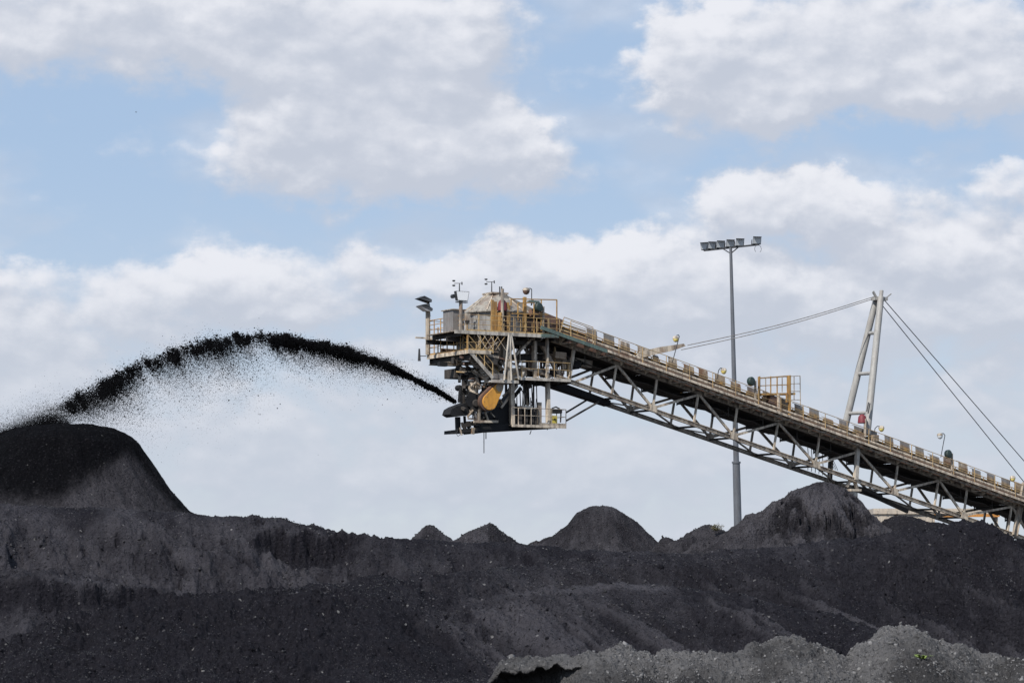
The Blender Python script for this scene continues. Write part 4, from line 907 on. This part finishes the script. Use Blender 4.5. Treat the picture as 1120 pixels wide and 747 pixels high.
# clutter of drives and boxes inside the tower
bd(MB().beam(P(590,390,1.4), P(643,399,1.4), 1.2, .5), 'tail_frame', 'grey')
bd(MB().beam(P(606,388,.2), P(618,389.5,.2), .4, .45), 'drive_cover', 'hoodlow')
bd(MB().lathe(P(632,399,.5), (0,1,0), [(0,.30),(1.8,.30)], 14), 'snub_pulley', 'black', smooth=True)
bd(MB().lathe(P(628,396,.5), (0,1,0), [(0,.18),(1.8,.18)], 12), 'snub_pulley', 'black', smooth=True)
bd(MB().beam(P(598,370,WB-.2), P(640,387,WB-.2), .5, .4), 'far_sheet', 'dark')
bd(MB().ibeam(P(545,391,1.0), P(600,391,1.0), .4, .4), 'transverse_beam', 'dark')
for (px_, py_, d_, mt) in ((571,407,(.5,.5,.55),'steel'),(576,408,(.4,.4,.4),'dark'),(583,409,(.5,.5,.4),'dark'),(590,407,(.45,.5,.5),'grey'),(606,408,(.5,.5,.5),'dark'),(611,410,(.6,.4,.35),'maroon'),(545,409,(.5,.6,.4),'dark'),(562,408,(.4,.4,.6),'grey'),(595,408,(.4,.5,.6),'dark')):
    bd(MB().box(P(px_,py_,.6), d_), 'motor_box', mt, bevel=.04)
bd(MB().tube(P(570,409,.1), P(573,409,.1), .22, n=12), 'motor', 'white')
# inner drum / discharge chute below the upper deck
bd(MB().lathe(P(533,374,1.4), (0,0,-1), [(0,1.35),(.9,1.35),(2.2,.75),(2.6,.7)], 18), 'transfer_chute', 'grey', smooth=True)
bd(MB().prism([P(520,366,.2), P(566,366,.2), P(560,384,.2), P(543,394,.2), P(520,390,.2)], (0,2.6,0)), 'chute_hopper', 'hood')
bd(MB().prism([P(560,368,.3), P(600,371,.3), P(640,390,.3), P(640,397,.3), P(604,398,.3), P(562,392,.3)], (0,.15,0)) if False else MB().beam(P(560,369,2.4), P(625,386,2.4), .2, .5), 'belt_feed', 'dark')
# beam poking left under the end platform
bd(MB().ibeam(P(480,398,1.0), P(552,397,1.0), .3, .26), 'monorail_beam', 'steel'); bd(MB().box(P(484,398.3,1.0), (.6,.32,.3)), 'beam_end', 'black')
bd(MB().ibeam(P(497,391,.6), P(497,398,.6), .3, .3), 'hanger', 'dark')
# stair from the end platform down to the landing
sa, sb = P(512,382.5,yn-.02), P(539,413.5,yn-.02); stv = Vector((0, .7, 0))
stair = bd(MB().beam(sa, sb, .06, .24).beam(sa+stv, sb+stv, .06, .24), 'stair', 'white')
for k in range(1, 11): c = sa+(sb-sa)*(k/11); bd(MB().ext(c.x-.12, c.x+.12, c.y+.03, c.y+.67, c.z-.02, c.z+.02), 'tread', 'grey', stair)
for dy in (0, .72):
    h_ = MB().path([sa+Vector((0,dy,1.0)), sb+Vector((0,dy,1.0))], .03, 6).path([sa+Vector((0,dy,.5)), sb+Vector((0,dy,.5))], .024, 6)
    for f in (0,.33,.66,1): c = sa+(sb-sa)*f; h_.tube(c+Vector((0,dy,0)), c+Vector((0,dy,1.0)), .03, n=6)
    bd(h_, 'stair_rail', 'rail', stair)
for (a, b_, w_, mt) in (((535,387),(524,366),.08,'rail'), ((520,383),(532,366),.08,'rail'), ((514,384),(545,391),.16,'grey'), ((526,386),(552,393),.10,'maroon'), ((530,383),(545,374),.07,'steel'), ((524,362),(524,384),.12,'steel'), ((517,384),(530,401),.10,'maroon'), ((530,385),(530,403),.07,'rail')):
    bd(MB().beam(P(*a,yn+.15), P(*b_,yn+.15), w_), 'stair_brace', mt)

# thrower (slinger) carriage beneath
for (a, b_, w_, mt, yl) in (((503,404),(520,405),.4,'dark',.6), ((503,408.5),(516,408.5),.25,'black',.2), ((505,408),(540,408),.3,'steel',.3), ((512,412),(546,413),.35,'dark',.3), ((500,402),(508,408),.5,'dark',1.6), ((507,415),(507,450),.22,'dark',.4), ((512,410),(507,430),.15,'dark',.4), ((520,412),(524,426),.25,'grey',0), ((504.5,424),(503.5,440),.3,'black',.5), ((523,430),(523.5,463),.22,'grey',0), ((519,448),(521,462),.15,'hood',0), ((528,443),(534,461),.14,'grey',0), ((505,462),(510,474),.15,'dark',.2), ((508,455),(509,472),.16,'black',.4), ((500.5,456),(501,471),.32,'black',.6), ((518,405),(536,420),.16,'steel',-.2), ((510,462),(545,460),.18,'dark',.3), ((537,402),(548,412),.25,'grey',.2)):
    bd(MB().beam(P(*a,yl), P(*b_,yl), w_, w_*.8), 'carriage_member', mt)
bd(MB().ext(P(503,415,.2).x, P(545,415,.2).x, .9, 2.4, P(520,413,.2).z, P(520,403,.2).z), 'slew_ring', 'dark')
bd(MB().lathe(P(519,416,.2)+Vector((0,.3,0)), (0,0,-1), [(0,.30),(.5,.42),(.9,.40),(1.0,.28),(1.4,.30),(1.5,.16)], 14), 'drive_motor', 'steel', smooth=True)
bd(MB().lathe(P(504,424,.5), (0,1,0), [(0,.14),(.1,.2),(.5,.2),(.6,.12)], 8), 'end_bearing', 'black')
# thrower housing and spout
sp_ = MB(); so_ = [(492,453),(494,447.5),(499,444.5),(508,441),(518,437),(527,441),(524,449),(515,454),(505,455),(497,456),(494,454.5)]
sp_.prism([P(a, b_, .1) for a, b_ in so_], (0, 1.1, 0)); thr = bd(sp_, 'thrower_housing', 'black')
bd(MB().prism([P(a, b_, -.1) for a, b_ in ((509,436),(514,428),(524,432),(530,424),(546,416),(548,424),(540,446),(525,452),(512,444))], (0,.16,0))   , 'thrower_frame', 'black')
for (px_, py_, r_, d_) in ((521,441,.26,.2),(531,424,.2,.25)): bd(MB().lathe(P(px_,py_,-.2), (0,1,0), [(0,r_*.8),(.05,r_),(d_,r_)], 18), 'thrower_pulley', 'dark', smooth=True)
bd(MB().prism([P(a, b_, .3) for a, b_ in ((533,452),(545,445),(560,435),(569,448),(575,468),(560,469),(522,474),(520,469),(533,466))], (0, 1.9, 0)), 'catch_hopper', 'black')
bd(MB().prism([P(a, b_, 0) for a, b_ in ((506,469.5),(560,463),(575,465),(617,466),(619,467.5),(590,469),(545,471.5),(506,473.3))], (0, 2.6, 0)), 'lower_frame', 'black')
bd(MB().beam(P(518,461,-.3), P(544.5,461,-.3), .12, .16), 'lower_rail', 'steel'); bd(MB().beam(P(505,466,.2), P(522,462,.2), .12, .25), 'lower_rail', 'dark')
bd(MB().beam(P(545,449,.9), P(563,420,.9), .9, .12).beam(P(548,452,.9), P(570,424,.9), .08, .25), 'infeed_belt', 'black')
bd(MB().beam(P(548,446,.2), P(566,422,.2), .10, .14), 'infeed_stringer', 'steel')
# belt guard: teardrop
def teardrop(c0, r0, c1, r1, n=16):
    pts = []; a = (c1-c0); th = math.atan2(a.z, a.x); d_ = a.length; be = math.acos((r0-r1)/d_)
    for k in range(n+1): t = th+be+(2*math.pi-2*be)*k/n; pts.append(c0+Vector((math.cos(t)*r0, 0, math.sin(t)*r0)))
    for k in range(n+1): t = th-be+2*be*k/n; pts.append(c1+Vector((math.cos(t)*r1, 0, math.sin(t)*r1)))
    return pts
c0, c1 = P(536,439.5,-.75), P(546.5,423.5,-.75)
gd = bd(MB().prism(teardrop(c0, .56, c1, .31), (0,.10,0)), 'belt_guard', 'orange', bevel=.03)
c0b, c1b = c0+Vector((-.10,.10,.02)), c1+Vector((-.08,.10,.03))
bd(MB().prism(teardrop(c0b, .64, c1b, .37), (0,.32,0)), 'guard_rim', 'maroon', gd, bevel=.02)
bd(MB().prism(teardrop(c1-Vector((0,.012,0)), .29, c1+Vector((.12,-.012,.2)), .20), (0,.012,0)), 'guard_cover', 'hoodlow', gd)
for k in range(5): bd(MB().box(c0+Vector((.45*math.cos(2.2+k*.9), -.01, .45*math.sin(2.2+k*.9))), (.04,.03,.04)), 'bolt', 'grey', gd)
# lower service platform on the right
zl = P(600,465.5,-.5).z; xl0, xl1 = P(560,465,-.5).x, P(619,466,-.5).x
lo = bd(MB().ext(xl0, xl1, -.5, 2.0, zl-.06, zl), 'lower_platform', 'dark')
bd(MB().ext(xl0, xl1, -.56, -.5, zl-.16, zl+.02), 'deck_edge', 'steel', lo); bd(MB().ext(P(590,465,-.5).x, xl1, -.53, -.5, zl+.02, zl+.18), 'kick_board', 'grey', lo)
handrail([Vector((P(588,465,-.5).x, -.5, zl)), Vector((xl1, -.5, zl))], h=1.15, post=1.1, mids=(.55,), kick=False, parent=lo, mat='grey')
handrail([Vector((xl1, -.5, zl)), Vector((xl1, 2.0, zl))], h=1.15, post=1.2, mids=(.55,), kick=False, parent=lo, mat='grey')
handrail([Vector((xl0, -.5, zl)), Vector((P(588,465,-.5).x, -.5, zl))], h=1.15, post=.55, mids=(.55,), kick=False, parent=lo, mat='steel')
bd(MB().ext(P(571,446,-.3).x, P(583,446,-.3).x, -.3, .3, P(577,447.5,-.3).z, P(577,443.8,-.3).z), 'control_cabinet', 'white', lo)
for px_, mt, w_ in ((567,'dark',.5),(574,'dark',.35),(580.5,'dark',.35),(586,'dark',.25),(564,'black',.3),(590,'grey',.12)): bd(MB().beam(P(px_,465,.1), P(px_,448 if w_ > .2 else 440,.1), w_, .3), 'equipment_stand', mt, lo)
bd(MB().ext(P(604,460,-.2).x, P(609.5,460,-.2).x, -.2, .2, P(607,463.5,-.2).z, P(607,454.5,-.2).z), 'yellow_box', 'ybright', lo)
bd(MB().box(P(607,458.5,-.23), (.1,.04,.12)), 'box_mark', 'black', lo)
bd(MB().box(P(607,450,.2), (.8,.6,.25)), 'pump', 'black', lo); bd(MB().path([P(603,451,.1),P(604,446.5,.1),P(608,445,.1),P(612,447,.1),P(613.5,453,.1),P(613,462,.1)], .05, 6), 'hose', 'dark', lo)
bd(MB().box(P(600,452,.3), (.3,.2,.7)), 'junction_box', 'hoodlow', lo)
for pts in ([(573,419),(575.5,423),(576,442)], [(581.5,422),(582.5,445)], [(583.5,420.5),(584,462)], [(586.7,419),(587.5,448),(588,464)], [(568.5,424),(569.5,446)], [(568.5,425),(574,430),(574.5,436),(574,444)], [(596,420),(603,410)]):
    bd(MB().path([P(a, b_, .3) for a, b_ in pts], .035 if pts[0][0] != 583.5 else .06, 6), 'conduit', 'dark', lo)
bd(MB().beam(P(575.5,421,WB-.5), P(576.5,443,WB-.5), .28), 'tower_column', 'black'); bd(MB().lathe(P(579,421.5,.3), (0,1,0), [(0,.22),(.6,.22)], 12), 'idler_pulley', 'dark')
bd(MB().tube(P(619.5,451,WB-.6), P(641,438,WB), .07, n=8), 'tie_rod', 'dark'); bd(MB().tube(P(619.5,460,.3), P(655,439.5,.3), .07, n=8), 'tie_rod', 'dark')
bd(MB().prism([P(568,416.5,1.5), P(604,416,1.5), P(622,421,1.5), P(668,438,1.5), P(668,444,1.5), P(600,421.5,1.5), P(585,417.8,1.5)], (0,.9,0)), 'transfer_belt', 'black')
bd(MB().tube(P(529.3,472,.3), P(529.3,495.5,.3), .03, n=5), 'hanging_cable', 'lampgrey'); bd(MB().tube(P(531.5,472,.3), P(531.5,480,.3), .035, n=5), 'hanging_cable', 'lampgrey')
bd(MB().tube(P(581,471,.3), P(579.5,475,.3), .03, n=5), 'hanging_cable', 'maroon')
bd(MB().path([P(500.5,471,.3),P(499.3,474.5,.3),P(500.8,477,.3),P(503.2,475.5,.3),P(504.3,471,.3)], .018, 5), 'hanging_cable', 'lampgrey')
for k in range(44):
    px_, py_ = rng.uniform(502, 532), rng.uniform(404, 470); q_ = (px_+rng.choice([rng.normal()*2, rng.uniform(-9,9)]), py_+rng.uniform(-9,9))
    bd(MB().beam(P(px_,py_,rng.uniform(-.3,1.2)), P(*q_,rng.uniform(-.3,1.2)), rng.uniform(.06,.2)), 'carriage_member', ['black','dark','dark','grey','hoodlow','black'][k % 6])
for k in range(60):
    px_, py_ = rng.uniform(562, 624), rng.uniform(368, 411); vert = k % 2; q_ = (px_+(rng.normal()*.3 if vert else rng.uniform(-14,14)), min(412, py_+(rng.uniform(6,30) if vert else rng.uniform(-7,7))))
    yy_ = rng.uniform(.3, 2.6); bd(MB().beam(P(px_,py_,yy_), P(*q_,yy_+rng.uniform(-.2,.2)), rng.uniform(.04,.13)), 'pipe_run', ['grey','steel','dark','rail','hoodlow','maroon'][k % 6])
for k in range(26):
    px_, py_ = rng.uniform(562, 588), rng.uniform(418, 464); bd(MB().path([P(px_,py_,.6), P(px_+rng.normal()*2,(py_+465)/2,.5), P(px_+rng.normal(),465,.6)], rng.uniform(.02,.05), 5), 'conduit', ['dark','grey','hoodlow'][k % 3])
# random coal lumps caked around the thrower
for k in range(26):
    px_, py_ = rng.uniform(503, 560), rng.uniform(420, 470); s_ = rng.uniform(.1, .3)
    bd(MB().box(P(px_,py_,rng.uniform(.0,.5)), (s_, s_, s_*rng.uniform(.4,1.3)), Matrix.Rotation(rng.uniform(0,3), 3, 'Y')), 'bracket', 'black' if k % 3 else 'dark')
for k in range(56):
    px_, py_ = (rng.uniform(505, 560), rng.uniform(386, 416)) if k % 3 else (rng.uniform(512, 550), rng.uniform(412, 460)); q_ = (px_+rng.uniform(-10,10), py_+rng.uniform(-8,8))
    bd(MB().beam(P(px_,py_,rng.uniform(-.5,.6)), P(*q_,rng.uniform(-.5,.6)), rng.uniform(.05,.13)), 'pipe_run', ['steel','dark','grey','hoodlow','maroon','rail'][k % 6])

# ================================================================== flying coal
arc_px = [(497,439),(480,428),(460,418),(440,408),(415,397),(390,388),(365,380),(340,375),(310,371),(285,370),(255,373),(225,379),(195,387),(170,395),(150,404),(130,414),(105,427),(80,442),(60,453),(48,458)]
AP = np.array([tuple(P(a, b_, .9)) for a, b_ in arc_px]); cum = np.concatenate([[0], np.cumsum(np.linalg.norm(np.diff(AP, axis=0), axis=1))]); LT = cum[-1]
ex = np.array([1,0,0.]); 
def along(s): return np.stack([np.interp(s, cum, AP[:,i]) for i in range(3)], -1)
def l2w(p): return np.stack([O.x+p[:,0]*ux.x+p[:,1]*uy.x, O.y+p[:,0]*ux.y+p[:,1]*uy.y, p[:,2]], -1)
def cl_(s, f, seed): return fbm(s, s*0+seed, f, 4, .6, seed)
u1 = K*187
def core(n, smin, smax_):
    s = rng.uniform(smin, smax_, n); f = s/LT
    hump = cl_(s, .45, 3)*.5*sst(f, .12, .4) + .48*cl_(s, 1.0, 61)*sst(f, .08, .38)                      # uneven upper edge
    half = np.interp(f, [0,.08,.2,.4,.55,.75,1], [.09,.11,.13,.17,.28,.38,.34])
    up = rng.normal(size=n); up = np.where(up > 0, np.minimum(up, 1.3)*.45, up*np.interp(f, [0,.2,1],[.7,1.0,1.25]))
    keep_p = 1/(1+np.exp(-(cl_(s, 1.1, 7)*7 + np.interp(f, [0,.3,.5,.7,1],[5,2.4,.9,.2,-.2]) - np.abs(up)*.8)))
    k_ = rng.uniform(size=n) < keep_p
    p = along(s); p[:,2] += up*half + hump*.8 + .2*cl_(s+up*.3, 2.5, 5)*sst(f,.15,.5); p[:,1] += rng.normal(size=n)*np.interp(f,[0,1],[.10,.9]); p[:,0] += rng.normal(size=n)*np.interp(f,[0,.3],[.05,.2])
    return p[k_], f[k_]
_a, _b = core(9000, LT*.25, LT); _c, _d = core(52000, 0, LT*.42); k_ = rng.uniform(size=len(_d)) < np.interp(_d, [0,.28,.42],[1,.9,.15]); pc_, f_ = np.concatenate([_a,_c[k_]]), np.concatenate([_b,_d[k_]])
sz = np.clip(.028*np.exp(rng.normal(size=len(pc_))*.5), .012, .11)
# clumps with tails falling behind them
cc = []; cs = []
cpos = np.sort(np.concatenate([rng.uniform(.14*LT, .45*LT, 75), rng.uniform(.40*LT, LT*.985, 150)]))
for s_c in cpos:
    fc_ = s_c/LT
    if rng.uniform() < np.interp(fc_, [.3,.5,.7,1],[0,.2,.36,.32])*(1 if cl_(np.array([s_c]), 1.3, 91)[0] > -.05 else 2): continue
    base_ = along(np.array([s_c]))[0]; hv = .42*cl_(np.array([s_c]), .45, 3)[0]*sst(np.array(fc_), .1, .35) + .46*cl_(np.array([s_c]), 1.0, 61)[0]*sst(np.array(fc_), .08, .38)
    c = base_+np.array([0, rng.normal()*.35, hv+rng.uniform(-.35,.30)*np.interp(fc_,[.15,.5,1],[.3,.8,1.1])])
    r_ = rng.uniform(.08, .27)*np.interp(fc_,[.15,.5,1],[.6,1.0,1.1]); nn = int(rng.uniform(120, 480)*np.interp(fc_,[.2,.6,1],[.8,1.3,1.9]))
    q_ = c+rng.normal(size=(nn,3))*r_*np.array([.8,.8,.85])*np.where(rng.uniform(size=(nn,1)) < .2, 1.55, 1)
    tl = rng.exponential(.55, nn)*(rng.uniform(size=nn) < .55)*np.interp(fc_,[.15,.4,1],[.4,1,.9]); q_[:,0] += tl*(.35+.25*tl); q_[:,2] -= tl*1.0
    cc.append(q_); cs.append(np.clip(.030*np.exp(rng.normal(size=nn)*.45),.012,.09)*np.where(tl > .3, .6, 1))
pw = l2w(np.concatenate([pc_]+cc)); szz = np.concatenate([sz]+cs)
cs_ = shards('coal_stream', pw, szz, M['fly']); tag(cs_, 'arc of black coal lumps flying from the boom head to the big heap', 'coal stream', kind='stuff')
# fines trailing beneath the arc
n = 260000; s = LT*rng.beta(1.5, 1.1, n); f = s/LT
dep = np.interp(f, [0,.15,.4,.6,.8,1],[.3,1.0,2.2,3.4,3.0,1.0])
dn = rng.exponential(.38, n); p = along(s); stream = .5+cl_(s+dn*1.2, .9, 23)*1.4
keep = (rng.uniform(size=n) < np.clip(stream,.12,1)) & (dn < 2.2); p[:,2] -= dn*dep - .05; p[:,0] += rng.normal(size=n)*.5+dn*.7; p[:,1] += rng.normal(size=n)*1.1
p = p[keep]; dn = dn[keep]; p = np.concatenate([p]); sz = .0155*np.exp(rng.normal(size=len(p))*.4)*np.clip(1.15-dn*.35,.45,1.1)
# spray above, and a skirt of dust rolling over the heap
n2 = 900; s = LT*rng.uniform(.5, .99, n2); q_ = along(s); bb = cl_(s, .7, 31) > .0; q_[:,2] += .3+np.abs(rng.normal(size=n2))*.45; q_[:,1] += rng.normal(size=n2)*.8; q_ = q_[bb]
n3 = 26000; e_ = AP[-1]; r3_ = np.stack([e_[0]-np.abs(rng.normal(size=n3))*2.4+1.2, e_[1]+rng.normal(size=n3)*1.2, e_[2]-.35-np.abs(rng.normal(size=n3))*.0+rng.exponential(.35, n3)], -1); r3_[:,2] -= np.maximum(e_[0]-r3_[:,0], 0)*.25
p = np.concatenate([p, q_, r3_]); sz = np.concatenate([sz, rng.uniform(.012,.034,len(q_)), rng.uniform(.010,.022,len(r3_))])
fs_ = shards('coal_fines', l2w(p), sz, M['fly']); tag(fs_, 'fine black grains raining below the flying arc of coal', 'coal dust', kind='stuff')
# ================================================================== bird
c = WP(149, 123, 330)
bdm = MB().lathe((-.3,0,0), (1,0,0), [(0,.02),(.12,.07),(.3,.09),(.48,.06),(.56,.02)], 8)
bi = bdm.build('bird', M['lampgrey']); bi.location = c; bi.scale = (.4,)*3; tag(bi, 'tiny dark bird gliding in the blue sky at upper left', 'bird')
MB().add([(.05,.05,.02),(-.12,.05,.02),(-.12,.5,.14),(.02,.45,.14),(-.2,.75,.08)], [(0,1,2,3),(3,2,4)]).add([(.05,-.05,.02),(-.12,-.05,.02),(-.12,-.5,.14),(.02,-.45,.14),(-.2,-.75,.08)], [(0,1,2,3),(3,2,4)]).build('wings', M['lampgrey'], bi)
